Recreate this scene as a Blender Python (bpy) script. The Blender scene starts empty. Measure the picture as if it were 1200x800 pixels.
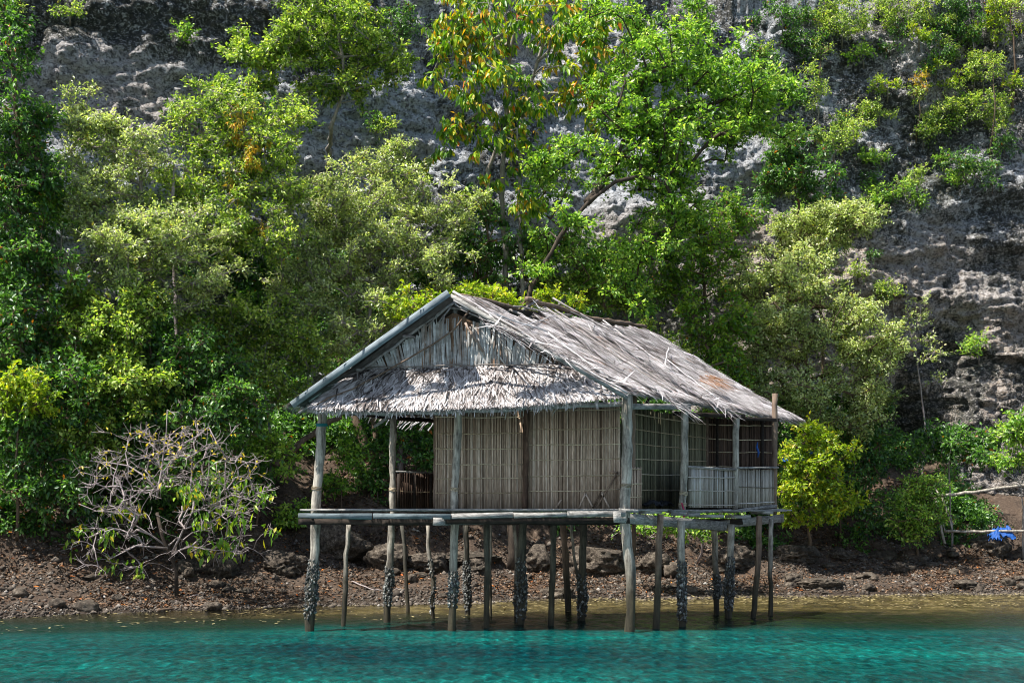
import bpy, math
import numpy as np

RNG = np.random.default_rng(11)
scene = bpy.context.scene
COL = scene.collection
F_PX, HOR, CAMZ = 1713.0, 600.0, 2.45


def P(px, py, Y):
    """a photo pixel (1200 x 800) seen at distance Y, as a point of the place"""
    return np.array([(px - 600.0) * Y / F_PX, Y, CAMZ + (HOR - py) * Y / F_PX])


# ------------------------------------------------------------------ numeric helpers
def _hash(ix, iy, iz, seed):
    h = (ix.astype(np.int64) * 374761393 + iy.astype(np.int64) * 668265263 + iz.astype(np.int64) * 2147483647 + seed * 1274126177) & 0xFFFFFFFF
    h = ((h ^ (h >> 13)) * 1274126177) & 0xFFFFFFFF
    h = h ^ (h >> 16)
    return (h & 0xFFFFFF) / float(0xFFFFFF)


def vnoise(p, seed=0):
    i = np.floor(p).astype(np.int64)
    f = p - i
    f = f * f * (3 - 2 * f)
    r = 0
    for dx in (0, 1):
        for dy in (0, 1):
            for dz in (0, 1):
                w = (f[:, 0] if dx else 1 - f[:, 0]) * (f[:, 1] if dy else 1 - f[:, 1]) * (f[:, 2] if dz else 1 - f[:, 2])
                r = r + w * _hash(i[:, 0] + dx, i[:, 1] + dy, i[:, 2] + dz, seed)
    return r


def fbm(p, octv=4, seed=0, gain=0.5):
    s, a, t = 0, 1.0, 0
    for k in range(octv):
        s = s + a * (vnoise(p * (2.03 ** k) + 17.3 * k, seed + k) * 2 - 1)
        t += a
        a *= gain
    return s / t


def col(*a):
    return np.stack([np.broadcast_to(np.asarray(x, float), np.broadcast(*a).shape) for x in a], axis=-1)


def norm(v):
    return v / np.maximum(np.linalg.norm(v, axis=-1, keepdims=True), 1e-9)


def smooth(x, a, b):
    t = np.clip((x - a) / (b - a), 0, 1)
    return t * t * (3 - 2 * t)


# ------------------------------------------------------------------ objects
def tag(o, label=None, cat=None, group=None, kind=None):
    if label: o["label"] = label
    if cat: o["category"] = cat
    if group: o["group"] = group
    if kind: o["kind"] = kind
    return o


def empty(name, loc, label, cat, group=None):
    o = bpy.data.objects.new(name, None)
    o.location = [float(v) for v in loc]
    o.empty_display_size = 0.3
    COL.objects.link(o)
    return tag(o, label, cat, group)


def world_off(o):
    v = np.zeros(3)
    while o is not None:
        v = v + np.array(o.location)
        o = o.parent
    return v


def mk(name, V, faces, mat, parent=None, rnd=None, origin=None, smooth_=False, vattr=None):
    """one mesh object; faces: list of (n,k) index arrays; rnd: per face value"""
    V = np.asarray(V, float)
    if not isinstance(faces, list): faces = [faces]
    faces = [np.asarray(f, np.int64) for f in faces if len(f)]
    off = world_off(parent) if parent is not None else (np.zeros(3) if origin is None else np.asarray(origin, float))
    me = bpy.data.meshes.new(name)
    me.vertices.add(len(V))
    me.vertices.foreach_set("co", (V - off).astype(np.float32).ravel())
    loops = np.concatenate([f.ravel() for f in faces])
    tot = np.concatenate([np.full(len(f), f.shape[1]) for f in faces])
    st = np.concatenate([[0], np.cumsum(tot)[:-1]])
    me.loops.add(len(loops))
    me.loops.foreach_set("vertex_index", loops.astype(np.int32))
    me.polygons.add(len(tot))
    me.polygons.foreach_set("loop_start", st.astype(np.int32))
    me.polygons.foreach_set("loop_total", tot.astype(np.int32))
    if smooth_: me.polygons.foreach_set("use_smooth", np.ones(len(tot), bool))
    me.update(calc_edges=True)
    if rnd is not None:
        a = me.attributes.new("rnd", "FLOAT", "FACE")
        a.data.foreach_set("value", np.asarray(rnd, np.float32))
    if vattr is not None:
        for k, v in vattr.items():
            a = me.attributes.new(k, "FLOAT", "POINT")
            a.data.foreach_set("value", np.asarray(v, np.float32))
    me.materials.append(mat)
    o = bpy.data.objects.new(name, me)
    COL.objects.link(o)
    if parent is not None: o.parent = parent
    elif origin is not None: o.location = [float(v) for v in origin]
    return o


class MB:
    """collects shapes into one mesh"""
    def __init__(s):
        s.V, s.F, s.R, s.n = [], {3: [], 4: []}, {3: [], 4: []}, 0

    def add(s, V, F, r=None):
        V = np.asarray(V, float)
        F = np.asarray(F, np.int64)
        s.V.append(V)
        k = F.shape[1]
        s.F[k].append(F + s.n)
        if r is None: r = RNG.random()
        s.R[k].append(np.broadcast_to(np.asarray(r, float), (len(F),)))
        s.n += len(V)
        return s

    def box(s, a, b, w, h, up=(0, 0, 1), r=None, jit=0.0):
        """bar from a to b, w wide (sideways), h high (along up)"""
        a, b = np.asarray(a, float), np.asarray(b, float)
        d = norm(b - a)
        x = norm(np.cross(d, up))
        z = np.cross(x, d)
        V = []
        for p in (a, b):
            for sx, sz in ((-1, -1), (1, -1), (1, 1), (-1, 1)):
                V.append(p + x * sx * w / 2 + z * sz * h / 2 + (RNG.normal(size=3) * jit if jit else 0))
        F = [[0, 3, 2, 1], [4, 5, 6, 7], [0, 1, 5, 4], [1, 2, 6, 5], [2, 3, 7, 6], [3, 0, 4, 7]]
        return s.add(V, F, r)

    def tube(s, pts, rad, sides=8, wob=0.0, r=None):
        pts = np.asarray(pts, float)
        n = len(pts)
        rad = np.broadcast_to(np.asarray(rad, float), (n,))
        t = norm(np.gradient(pts, axis=0))
        ref = np.array([0.0, 0, 1]) if abs(t[0][2]) < .9 else np.array([1.0, 0, 0])
        V = []
        ang = np.linspace(0, 2 * np.pi, sides, endpoint=False)
        x = norm(np.cross(t[0], ref))
        for i in range(n):
            x = norm(x - t[i] * np.dot(x, t[i]))
            y = np.cross(t[i], x)
            rr = rad[i] * (1 + (wob * (RNG.random(sides) * 2 - 1) if wob else 0))
            V.append(pts[i] + np.outer(np.cos(ang) * rr, x) + np.outer(np.sin(ang) * rr, y))
        V = np.concatenate(V)
        F = [[i * sides + j, i * sides + (j + 1) % sides, (i + 1) * sides + (j + 1) % sides, (i + 1) * sides + j] for i in range(n - 1) for j in range(sides)]
        c0, c1 = len(V), len(V) + 1
        V = np.concatenate([V, pts[:1], pts[-1:]])
        T = [[c0, (j + 1) % sides, j] for j in range(sides)] + [[c1, (n - 1) * sides + j, (n - 1) * sides + (j + 1) % sides] for j in range(sides)]
        if r is None: r = RNG.random()
        s.V.append(V)
        for k, f in ((4, F), (3, T)):
            f = np.array(f)
            s.F[k].append(f + s.n)
            s.R[k].append(np.full(len(f), r))
        s.n += len(V)
        return s

    def build(s, name, mat, parent=None, origin=None, smooth_=False):
        fs, rs = [], []
        for k in (3, 4):
            if s.F[k]:
                fs.append(np.concatenate(s.F[k]))
                rs.append(np.concatenate(s.R[k]))
        return mk(name, np.concatenate(s.V), fs, mat, parent, np.concatenate(rs), origin, smooth_)


def wobbly(a, b, n=7, amp=0.03, rng=None):
    """a slightly crooked pole axis"""
    rng = rng or RNG
    a, b = np.asarray(a, float), np.asarray(b, float)
    t = np.linspace(0, 1, n)[:, None]
    p = a + (b - a) * t
    L = np.linalg.norm(b - a)
    ph, ph2 = rng.random(2) * 6.28
    d = norm(b - a)
    x = norm(np.cross(d, [0.3, 0.9, 0.2]))
    y = np.cross(d, x)
    p = p + x * amp * (np.sin(t * 5 + ph) - np.sin(ph)) * (1 - t * 0) + y * amp * (np.sin(t * 7 + ph2) - np.sin(ph2))
    return p + rng.normal(size=p.shape) * amp * .25


def frustums(A, B, ra, rb, sides=5):
    A, B = np.asarray(A, float), np.asarray(B, float)
    n = len(A)
    d = norm(B - A)
    ref = np.where(np.abs(d[:, 2:3]) < .9, np.array([[0, 0, 1.0]]), np.array([[1.0, 0, 0]]))
    x = norm(np.cross(d, ref))
    y = np.cross(d, x)
    ang = np.linspace(0, 2 * np.pi, sides, endpoint=False)
    c, s_ = np.cos(ang)[None, :, None], np.sin(ang)[None, :, None]
    ring = x[:, None] * c + y[:, None] * s_
    V = np.concatenate([A[:, None] + ring * ra[:, None, None], (B + d * (rb[:, None] * .3))[:, None] + ring * rb[:, None, None]], 1)
    base = (np.arange(n) * 2 * sides)[:, None]
    j = np.arange(sides)
    F = np.stack([base + j, base + (j + 1) % sides, base + sides + (j + 1) % sides, base + sides + j], -1).reshape(-1, 4)
    return V.reshape(-1, 3), F


def leaf_mesh(C, D, U, L, W, fold=0.25, curl=0.0):
    """folded leaf blades: base C, direction D, up U"""
    S = norm(np.cross(D, U))
    U = np.cross(S, D)
    L, W = np.broadcast_to(L, (len(C),))[:, None], np.broadcast_to(W, (len(C),))[:, None]
    mid = C + D * L * .45
    V = np.stack([C, mid - S * W / 2 + U * W * fold, C + D * L - U * L * curl, mid + S * W / 2 + U * W * fold], 1)
    b = (np.arange(len(C)) * 4)[:, None]
    F = np.stack([b + np.array([[0, 1, 2]]), b + np.array([[0, 2, 3]])], 1).reshape(-1, 3)
    return V.reshape(-1, 3), F


def strips(A, D, N, L, W, bend=0.1):
    """thin dry blades: two quads each, from A along D; N = outward normal"""
    n = len(A)
    S = norm(np.cross(D, N))
    L, W = np.broadcast_to(L, (n,))[:, None], np.broadcast_to(W, (n,))[:, None]
    M = A + D * L * .5 + N * L * bend * .5
    E = A + D * L + N * L * bend * .2
    V = np.stack([A - S * W / 2, A + S * W / 2, M - S * W * .45, M + S * W * .45, E - S * W * .15, E + S * W * .15], 1)
    b = (np.arange(n) * 6)[:, None]
    F = np.stack([b + np.array([[0, 1, 3, 2]]), b + np.array([[2, 3, 5, 4]])], 1).reshape(-1, 4)
    return V.reshape(-1, 3), F


# ------------------------------------------------------------------ materials
def new_mat(name):
    m = bpy.data.materials.new(name)
    m.use_nodes = True
    nt = m.node_tree
    nt.nodes.clear()
    out = nt.nodes.new("ShaderNodeOutputMaterial")
    return m, nt, out


def N(nt, t, **kw):
    n = nt.nodes.new(t)
    for k, v in kw.items():
        if k in n.inputs.keys(): n.inputs[k].default_value = v
        else: setattr(n, k, v)
    return n


def ramp(nt, fac, stops, interp="LINEAR"):
    r = nt.nodes.new("ShaderNodeValToRGB")
    r.color_ramp.interpolation = interp
    e = r.color_ramp.elements
    while len(e) < len(stops): e.new(0.5)
    for i, (p, c) in enumerate(stops):
        e[i].position = p
        e[i].color = (c[0], c[1], c[2], 1)
    nt.links.new(fac, r.inputs["Fac"])
    return r.outputs["Color"]


def attr(nt, name="rnd"):
    return N(nt, "ShaderNodeAttribute", attribute_name=name).outputs["Fac"]


def posn(nt, scale=(1, 1, 1), rot=0.0):
    g = nt.nodes.new("ShaderNodeTexCoord")
    m = nt.nodes.new("ShaderNodeMapping")
    m.inputs["Scale"].default_value = scale
    if rot:
        m0 = nt.nodes.new("ShaderNodeMapping")
        m0.inputs["Rotation"].default_value = (0, rot, 0)
        nt.links.new(g.outputs["Object"], m0.inputs["Vector"])
        nt.links.new(m0.outputs["Vector"], m.inputs["Vector"])
    else:
        nt.links.new(g.outputs["Object"], m.inputs["Vector"])
    return m.outputs["Vector"]


def noise(nt, vec, scale, detail=5, rough=.6, dist=0.0):
    n = N(nt, "ShaderNodeTexNoise", Scale=scale, Detail=detail, Roughness=rough, Distortion=dist)
    nt.links.new(vec, n.inputs["Vector"])
    return n.outputs["Fac"]


def math_(nt, op, a, b=None, clamp=False):
    n = nt.nodes.new("ShaderNodeMath")
    n.operation = op
    n.use_clamp = clamp
    for i, v in enumerate((a, b)):
        if v is None: continue
        if isinstance(v, (int, float)): n.inputs[i].default_value = v
        else: nt.links.new(v, n.inputs[i])
    return n.outputs[0]


def mix(nt, fac, a, b, mode="MIX"):
    n = nt.nodes.new("ShaderNodeMixRGB")
    n.blend_type = mode
    for k, v in (("Fac", fac), ("Color1", a), ("Color2", b)):
        if isinstance(v, (int, float)): n.inputs[k].default_value = v
        elif isinstance(v, tuple): n.inputs[k].default_value = (*v, 1)
        else: nt.links.new(v, n.inputs[k])
    return n.outputs[0]


def bump(nt, h, strength, dist):
    b = N(nt, "ShaderNodeBump", Strength=strength, Distance=dist)
    nt.links.new(h, b.inputs["Height"])
    return b.outputs["Normal"]


def principled(nt, out, color, rough=.8, spec=.3, normal=None):
    p = N(nt, "ShaderNodeBsdfPrincipled")
    if isinstance(color, tuple): p.inputs["Base Color"].default_value = (*color, 1)
    else: nt.links.new(color, p.inputs["Base Color"])
    if isinstance(rough, (int, float)): p.inputs["Roughness"].default_value = rough
    else: nt.links.new(rough, p.inputs["Roughness"])
    p.inputs["Specular IOR Level"].default_value = spec
    if normal is not None: nt.links.new(normal, p.inputs["Normal"])
    nt.links.new(p.outputs[0], out.inputs["Surface"])
    return p


def leaf_mat(name, stops, rough=.42, spec=.6, trans=.44):
    m, nt, out = new_mat(name)
    c = ramp(nt, attr(nt), stops)
    p = principled(nt, out, c, rough, spec)
    t = nt.nodes.new("ShaderNodeBsdfTranslucent")
    nt.links.new(mix(nt, 1.0, c, (1.3, 1.45, .5), "MULTIPLY"), t.inputs["Color"])
    ms = N(nt, "ShaderNodeMixShader")
    ms.inputs[0].default_value = trans
    nt.links.new(p.outputs[0], ms.inputs[1])
    nt.links.new(t.outputs[0], ms.inputs[2])
    nt.links.new(ms.outputs[0], out.inputs["Surface"])
    return m


OR = (.45, .14, .015)
YE = (.42, .33, .03)
LEAF = {
    "small": leaf_mat("leaf_small", [(0, (.04, .09, .012)), (.28, (.12, .22, .028)), (.55, (.30, .42, .07)), (.8, (.48, .58, .13)), (.96, (.62, .68, .16)), (1, YE)]),
    "grey": leaf_mat("leaf_greygreen", [(0, (.06, .11, .025)), (.25, (.22, .29, .09)), (.5, (.42, .49, .18)), (.8, (.62, .67, .32)), (.95, (.74, .75, .48)), (1, YE)], rough=.36, spec=.8),
    "bright": leaf_mat("leaf_bright", [(0, (.035, .10, .015)), (.35, (.14, .30, .035)), (.7, (.31, .49, .06)), (1, (.58, .68, .14))]),
    "yellow": leaf_mat("leaf_yellowgreen", [(0, (.08, .16, .012)), (.4, (.25, .37, .022)), (.85, (.48, .56, .035)), (1, (.60, .48, .03))]),
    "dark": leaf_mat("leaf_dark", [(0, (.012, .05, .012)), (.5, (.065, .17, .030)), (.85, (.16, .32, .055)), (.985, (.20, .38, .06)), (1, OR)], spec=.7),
    "droop": leaf_mat("leaf_drooping", [(0, (.04, .12, .012)), (.4, (.14, .30, .02)), (.62, (.32, .46, .025)), (.83, (.60, .54, .03)), (.955, (.68, .40, .02)), (1, (.70, .18, .01))]),
    "orange": leaf_mat("leaf_mixed", [(0, (.04, .09, .012)), (.4, (.11, .24, .022)), (.75, (.24, .40, .03)), (.985, (.42, .52, .05)), (1, OR)]),
    "vine": leaf_mat("leaf_vine", [(0, (.30, .28, .03)), (.6, (.60, .44, .03)), (1, (.6, .25, .02))]),
}


def bark_mat(name, c1, c2):
    m, nt, out = new_mat(name)
    v = posn(nt, (1, 1, .35))
    n1 = noise(nt, v, 9, 6, .7)
    c = ramp(nt, n1, [(.3, c1), (.55, tuple((a + b) / 2 for a, b in zip(c1, c2))), (.7, c2)])
    principled(nt, out, c, .9, .2, bump(nt, noise(nt, v, 30, 6, .7), .6, .03))
    return m


BARK = {"brown": bark_mat("bark_brown", (.07, .045, .03), (.22, .16, .11)),
        "pale": bark_mat("bark_pale", (.14, .12, .10), (.42, .38, .34)),
        "mauve": bark_mat("bark_mauve", (.16, .125, .115), (.44, .385, .37)),
        "dark": bark_mat("bark_dark", (.025, .02, .016), (.10, .075, .055))}


def post_mat(name, dry1, dry2, tide=True, grain=(1, 1, .12), rot=0.0):
    m, nt, out = new_mat(name)
    v = posn(nt, grain, rot)
    streak = noise(nt, v, 13 if tide else 38, 6, .75)
    blot = noise(nt, posn(nt), 3.0, 5, .7)
    c = ramp(nt, streak, [(.36, dry1), (.62, dry2)])
    c = mix(nt, math_(nt, "MULTIPLY", smoothstep(nt, blot, .45, .7), .6), c, tuple(x * .5 for x in dry1))
    if tide:
        g = nt.nodes.new("ShaderNodeNewGeometry")
        sep = nt.nodes.new("ShaderNodeSeparateXYZ")
        nt.links.new(g.outputs["Position"], sep.inputs[0])
        z = math_(nt, "ADD", sep.outputs[2], math_(nt, "MULTIPLY", math_(nt, "SUBTRACT", blot, .5), 1.6))
        wet = smoothstep(nt, z, 1.75, .7)
        wc = ramp(nt, streak, [(.35, (.018, .016, .012)), (.6, (.06, .05, .03)), (.75, (.13, .12, .07))])
        c = mix(nt, wet, c, wc)
    principled(nt, out, c, .85, .25, bump(nt, streak, .7 if tide else .35, .02))
    return m


def smoothstep(nt, v, a, b):
    n = nt.nodes.new("ShaderNodeMapRange")
    n.interpolation_type = "SMOOTHSTEP"
    nt.links.new(v, n.inputs[0])
    n.inputs[1].default_value = min(a, b)
    n.inputs[2].default_value = max(a, b)
    n.inputs[3].default_value = 0 if a < b else 1
    n.inputs[4].default_value = 1 if a < b else 0
    return n.outputs[0]


M_POST = post_mat("weathered_post", (.10, .086, .07), (.50, .455, .375))
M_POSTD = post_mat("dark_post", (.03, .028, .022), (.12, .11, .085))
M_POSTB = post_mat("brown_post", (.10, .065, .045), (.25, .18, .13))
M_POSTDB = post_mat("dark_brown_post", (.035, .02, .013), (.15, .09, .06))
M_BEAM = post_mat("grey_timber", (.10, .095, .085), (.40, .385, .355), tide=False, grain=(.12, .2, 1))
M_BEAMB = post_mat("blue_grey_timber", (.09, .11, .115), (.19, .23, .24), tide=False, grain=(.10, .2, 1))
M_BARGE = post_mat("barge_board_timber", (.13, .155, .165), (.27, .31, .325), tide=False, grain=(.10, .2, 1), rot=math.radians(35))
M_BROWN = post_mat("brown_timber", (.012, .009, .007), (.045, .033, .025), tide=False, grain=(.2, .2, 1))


def dry_mat(name, stops, streak=(1, 1, 1), sc=30, trans=0.0, rough=.85):
    m, nt, out = new_mat(name)
    c = ramp(nt, attr(nt), stops)
    n1 = noise(nt, posn(nt, streak), sc, 4, .6)
    c = mix(nt, 1.0, c, ramp(nt, n1, [(.3, (.55, .53, .5)), (.6, (1, 1, 1)), (.8, (1.15, 1.12, 1.1))]), "MULTIPLY")
    p = principled(nt, out, c, rough, .25)
    return m


M_THATCH = dry_mat("thatch", [(0, (.035, .026, .022)), (.2, (.13, .105, .095)), (.45, (.42, .38, .37)), (.75, (.68, .64, .63)), (.97, (.84, .81, .81)), (1, (.33, .16, .07))], sc=6)
M_THATCHW = dry_mat("thatch_pale", [(0, (.035, .028, .025)), (.22, (.15, .125, .115)), (.5, (.40, .365, .35)), (.8, (.56, .53, .52)), (1, (.72, .69, .68))], sc=7)
M_GABLE = dry_mat("gable_leaf", [(0, (.16, .09, .05)), (.18, (.27, .17, .11)), (.35, (.38, .34, .31)), (.7, (.52, .52, .50)), (1, (.68, .68, .66))], sc=8)
M_BASE = dry_mat("thatch_bed", [(0, (.10, .085, .08)), (1, (.15, .13, .12))], sc=9)
M_SLAT = dry_mat("palm_rib_slat", [(0, (.13, .085, .055)), (.25, (.40, .29, .205)), (.6, (.63, .48, .355)), (1, (.88, .73, .58))], streak=(1, 1, .12), sc=40)
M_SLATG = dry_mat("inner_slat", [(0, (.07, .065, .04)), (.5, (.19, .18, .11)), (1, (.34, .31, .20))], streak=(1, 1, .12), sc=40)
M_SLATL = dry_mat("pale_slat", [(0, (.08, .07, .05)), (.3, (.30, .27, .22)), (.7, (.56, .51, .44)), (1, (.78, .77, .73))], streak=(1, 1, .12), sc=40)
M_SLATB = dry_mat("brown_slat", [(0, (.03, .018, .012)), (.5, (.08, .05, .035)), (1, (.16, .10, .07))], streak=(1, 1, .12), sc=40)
M_BATTEN = dry_mat("bamboo_batten", [(0, (.42, .33, .21)), (1, (.70, .58, .40))], sc=20)
M_STICK = dry_mat("bleached_stick", [(0, (.20, .17, .15)), (.5, (.40, .37, .36)), (1, (.62, .60, .60))], sc=14)
M_SHELL = dry_mat("barnacles", [(0, (.03, .03, .028)), (.45, (.10, .10, .095)), (.8, (.22, .23, .21)), (1, (.48, .48, .45))], sc=30)
M_LITTER = dry_mat("dead_leaves", [(0, (.035, .020, .012)), (.45, (.12, .068, .038)), (.8, (.26, .16, .095)), (.94, (.40, .28, .19)), (.97, (.45, .12, .03)), (1, (.60, .20, .03))], sc=10)
M_PEB = dry_mat("pebbles", [(0, (.025, .02, .016)), (.5, (.10, .08, .062)), (.85, (.20, .17, .14)), (1, (.42, .40, .37))], sc=30)


def cloth_mat(name, c):
    m, nt, out = new_mat(name)
    n1 = noise(nt, posn(nt), 12, 4)
    principled(nt, out, ramp(nt, n1, [(.3, tuple(x * .6 for x in c)), (.7, c)]), .6, .3)
    return m


M_BLUE = cloth_mat("blue_tarpaulin", (.015, .09, .34))
M_TEAL = cloth_mat("teal_cord", (.02, .20, .22))
M_PINK = cloth_mat("pink_cord", (.55, .05, .12))
M_BLACK = cloth_mat("black_cloth", (.025, .025, .028))
M_FLOAT = cloth_mat("floating_leaf", (.42, .34, .16))


def rock_mat():
    m, nt, out = new_mat("limestone_cliff")
    v = posn(nt)
    vs = posn(nt, (1, 1, 1.25))
    big = noise(nt, v, .16, 5, .6, .3)
    med = noise(nt, vs, .9, 6, .65, .4)
    fine = noise(nt, vs, 4.5, 8, .75)
    speck = noise(nt, v, 14, 5, .75)
    # weathered limestone: pale grey blue with dark lichen stains and painted shade, warmer brown in zones
    pale = ramp(nt, fine, [(.30, (.15, .155, .16)), (.44, (.38, .40, .42)), (.58, (.58, .60, .63)), (.75, (.78, .79, .80))])
    brown = ramp(nt, fine, [(.30, (.09, .065, .045)), (.44, (.32, .255, .20)), (.57, (.53, .455, .39)), (.72, (.76, .70, .64))])
    c = mix(nt, attr(nt, "brown"), pale, brown)
    ns = noise(nt, posn(nt, (1.5, 1, .32)), .7, 7, .75, .5)
    k = math_(nt, "ADD", math_(nt, "MULTIPLY", med, .5), math_(nt, "MULTIPLY", ns, .5))
    k = math_(nt, "ADD", k, math_(nt, "MULTIPLY", math_(nt, "SUBTRACT", attr(nt, "stain_shade"), .5), .45))
    k = math_(nt, "ADD", k, math_(nt, "MULTIPLY", math_(nt, "SUBTRACT", speck, .5), .5))
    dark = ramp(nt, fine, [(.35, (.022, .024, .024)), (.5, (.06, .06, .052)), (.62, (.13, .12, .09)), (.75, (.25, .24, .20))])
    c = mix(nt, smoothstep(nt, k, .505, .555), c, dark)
    lich = noise(nt, posn(nt, (1, 1, 1.4)), 5.5, 6, .85, .8)
    c = mix(nt, math_(nt, "MULTIPLY", smoothstep(nt, lich, .535, .575), .85), c, mix(nt, attr(nt, "brown"), (.70, .71, .72), (.62, .57, .53)))
    moss = smoothstep(nt, math_(nt, "ADD", big, math_(nt, "MULTIPLY", math_(nt, "SUBTRACT", speck, .5), .35)), .58, .68)
    c = mix(nt, math_(nt, "MULTIPLY", moss, .35), c, (.075, .085, .035))
    pit = noise(nt, posn(nt, (1, 1, 1.3)), 7.5, 5, .8, .6)
    c = mix(nt, math_(nt, "MULTIPLY", smoothstep(nt, pit, .52, .56), .8), c, (.045, .043, .042))
    h = math_(nt, "ADD", math_(nt, "MULTIPLY", fine, 1.0), math_(nt, "MULTIPLY", speck, .45))
    principled(nt, out, c, .9, .25, bump(nt, h, 1.0, .22))
    return m


def boulder_mat():
    m, nt, out = new_mat("shore_rock")
    v = posn(nt)
    fine = noise(nt, v, 7, 8, .75)
    med = noise(nt, v, 1.6, 5, .6)
    c = ramp(nt, fine, [(.36, (.012, .009, .006)), (.47, (.055, .042, .030)), (.58, (.14, .112, .083)), (.7, (.34, .29, .235))])
    c = mix(nt, smoothstep(nt, med, .5, .65), c, mix(nt, .5, c, (.03, .028, .02)))
    principled(nt, out, c, .85, .3, bump(nt, fine, 1.0, .1))
    return m


def ground_mat():
    m, nt, out = new_mat("beach_ground")
    v = posn(nt)
    fine = noise(nt, v, 9, 8, .78)
    med = noise(nt, v, 1.3, 5, .6, .3)
    c = ramp(nt, fine, [(.32, (.020, .013, .008)), (.48, (.072, .048, .031)), (.6, (.14, .10, .07)), (.78, (.30, .235, .18))])
    c = mix(nt, math_(nt, "MULTIPLY", smoothstep(nt, med, .42, .62), .55), c, (.07, .045, .03))
    bedn = noise(nt, posn(nt, (.7, 1, 1)), 2.6, 6, .7)
    bed = ramp(nt, bedn, [(.35, (.035, .028, .015)), (.5, (.13, .105, .06)), (.62, (.32, .27, .17))])
    c = mix(nt, attr(nt, "bed"), c, bed)
    rg = ramp(nt, attr(nt, "wet"), [(0, (.9, .9, .9)), (1, (.35, .35, .35))])
    c = mix(nt, math_(nt, "MULTIPLY", attr(nt, "wet"), .55), c, (.02, .014, .009))
    principled(nt, out, c, rg, .35, bump(nt, fine, 1.0, .09))
    return m


def water_mat():
    m, nt, out = new_mat("lagoon_water")
    v = posn(nt, (1, 1, 1))
    big = noise(nt, posn(nt, (.5, 1, 1)), .22, 4, .55)
    c = ramp(nt, big, [(.33, (.000, .026, .034)), (.5, (.0004, .060, .058)), (.68, (.0015, .115, .098))])
    crest_light = noise(nt, posn(nt, (1, .38, 1)), 6.5, 4, .68, .6)
    c = mix(nt, 1.0, c, ramp(nt, crest_light, [(.38, (.38, .42, .46)), (.5, (.9, .9, .9)), (.6, (1.5, 1.4, 1.35)), (.68, (4, 2.4, 2.3))]), "MULTIPLY")  # lit crests and dark troughs painted into the water colour
    sea = attr(nt, "deep")
    c = mix(nt, 1.0, mix(nt, 0.0, c, c), ramp(nt, sea, [(0, (1, 1, 1)), (1, (1, 1, 1))]), "MULTIPLY")
    c = mix(nt, smoothstep(nt, sea, .48, .95), ramp(nt, sea, [(0, (.030, .027, .013)), (.25, (.012, .017, .009)), (.5, (.003, .026, .020)), (.8, (.002, .07, .062))]), c)
    w1 = noise(nt, posn(nt, (1, .7, 1)), 1.3, 3, .5, .5)
    w2 = noise(nt, posn(nt, (1, .5, 1)), 4.6, 4, .6, .5)
    w3 = noise(nt, posn(nt, (1, .5, 1)), 11, 3, .6)
    h = math_(nt, "ADD", math_(nt, "MULTIPLY", w1, 1.0), math_(nt, "ADD", math_(nt, "MULTIPLY", w2, .5), math_(nt, "MULTIPLY", w3, .16)))
    nrm = bump(nt, h, 1.0, .085)
    d = N(nt, "ShaderNodeBsdfDiffuse")
    nt.links.new(c, d.inputs["Color"])
    nt.links.new(nrm, d.inputs["Normal"])
    tr = N(nt, "ShaderNodeBsdfTransparent")
    tr.inputs[0].default_value = (.85, .82, .62, 1)
    m1 = N(nt, "ShaderNodeMixShader")
    nt.links.new(attr(nt, "opac"), m1.inputs[0])
    nt.links.new(tr.outputs[0], m1.inputs[1])
    nt.links.new(d.outputs[0], m1.inputs[2])
    gl = N(nt, "ShaderNodeBsdfGlossy", Roughness=.08)
    gl.inputs["Color"].default_value = (.9, .95, 1, 1)
    nt.links.new(nrm, gl.inputs["Normal"])
    fr = N(nt, "ShaderNodeFresnel", IOR=1.30)
    nt.links.new(nrm, fr.inputs["Normal"])
    m2 = N(nt, "ShaderNodeMixShader")
    nt.links.new(math_(nt, "MINIMUM", fr.outputs[0], .42), m2.inputs[0])
    nt.links.new(m1.outputs[0], m2.inputs[1])
    nt.links.new(gl.outputs[0], m2.inputs[2])
    nt.links.new(m2.outputs[0], out.inputs["Surface"])
    return m


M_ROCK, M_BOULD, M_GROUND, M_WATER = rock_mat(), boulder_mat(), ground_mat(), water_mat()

# ------------------------------------------------------------------ terrain
SHX = [-200, -40, -16, -11.8, -8, -5.5, 0, 6, 10, 15.4, 40, 200]
SHY = [14, 24, 31.5, 33.9, 36.6, 38.0, 40.7, 42.4, 43.2, 44.4, 48, 60]


def shore(X):
    return np.interp(X, SHX, SHY) + .25 * np.sin(X * 1.1) + .12 * np.sin(X * 2.9 + 1)


def ground_z(X, Y, detail=True):
    X, Y = np.asarray(X, float), np.asarray(Y, float)
    d = Y - shore(X)
    zl = np.interp(d, [0, 1.5, 4.5, 5.6, 8, 12, 16, 40, 120], [0, .30, 1.0, 1.75, 3.1, 5.6, 7.0, 9, 14])
    zr = np.interp(d, [0, 1.2, 6.5, 7.6, 9, 12, 16, 40, 120], [0, .30, 1.1, 1.9, 2.5, 4.2, 6.0, 9, 14])
    wr = smooth(X, 5, 9)
    land = zl * (1 - wr) + zr * wr
    sea = .05 * d - 3.2 * np.clip((38.5 + .5 * np.sin(X * .35 + 1) - Y) / 12.5, 0, 1) ** 1.35 + .012 * np.minimum(0, Y - 27)
    land = land + smooth(d, 3.4, 5) * (1 - smooth(d, 7.5, 10)) * .9 * np.abs(fbm(col(X * .9, Y * .9, 0 * X), 4, 91, .6))
    z = np.where(d > 0, land, np.maximum(sea, -9))
    if detail:
        p = col(X, Y, 0 * X)
        a = smooth(d, .2, 5) * .35 + .03
        z = z + a * fbm(p * .9, 4, 5) * 1.4 + .035 * fbm(p * 5, 3, 9) * smooth(d, -1, 1)
    return z


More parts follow.
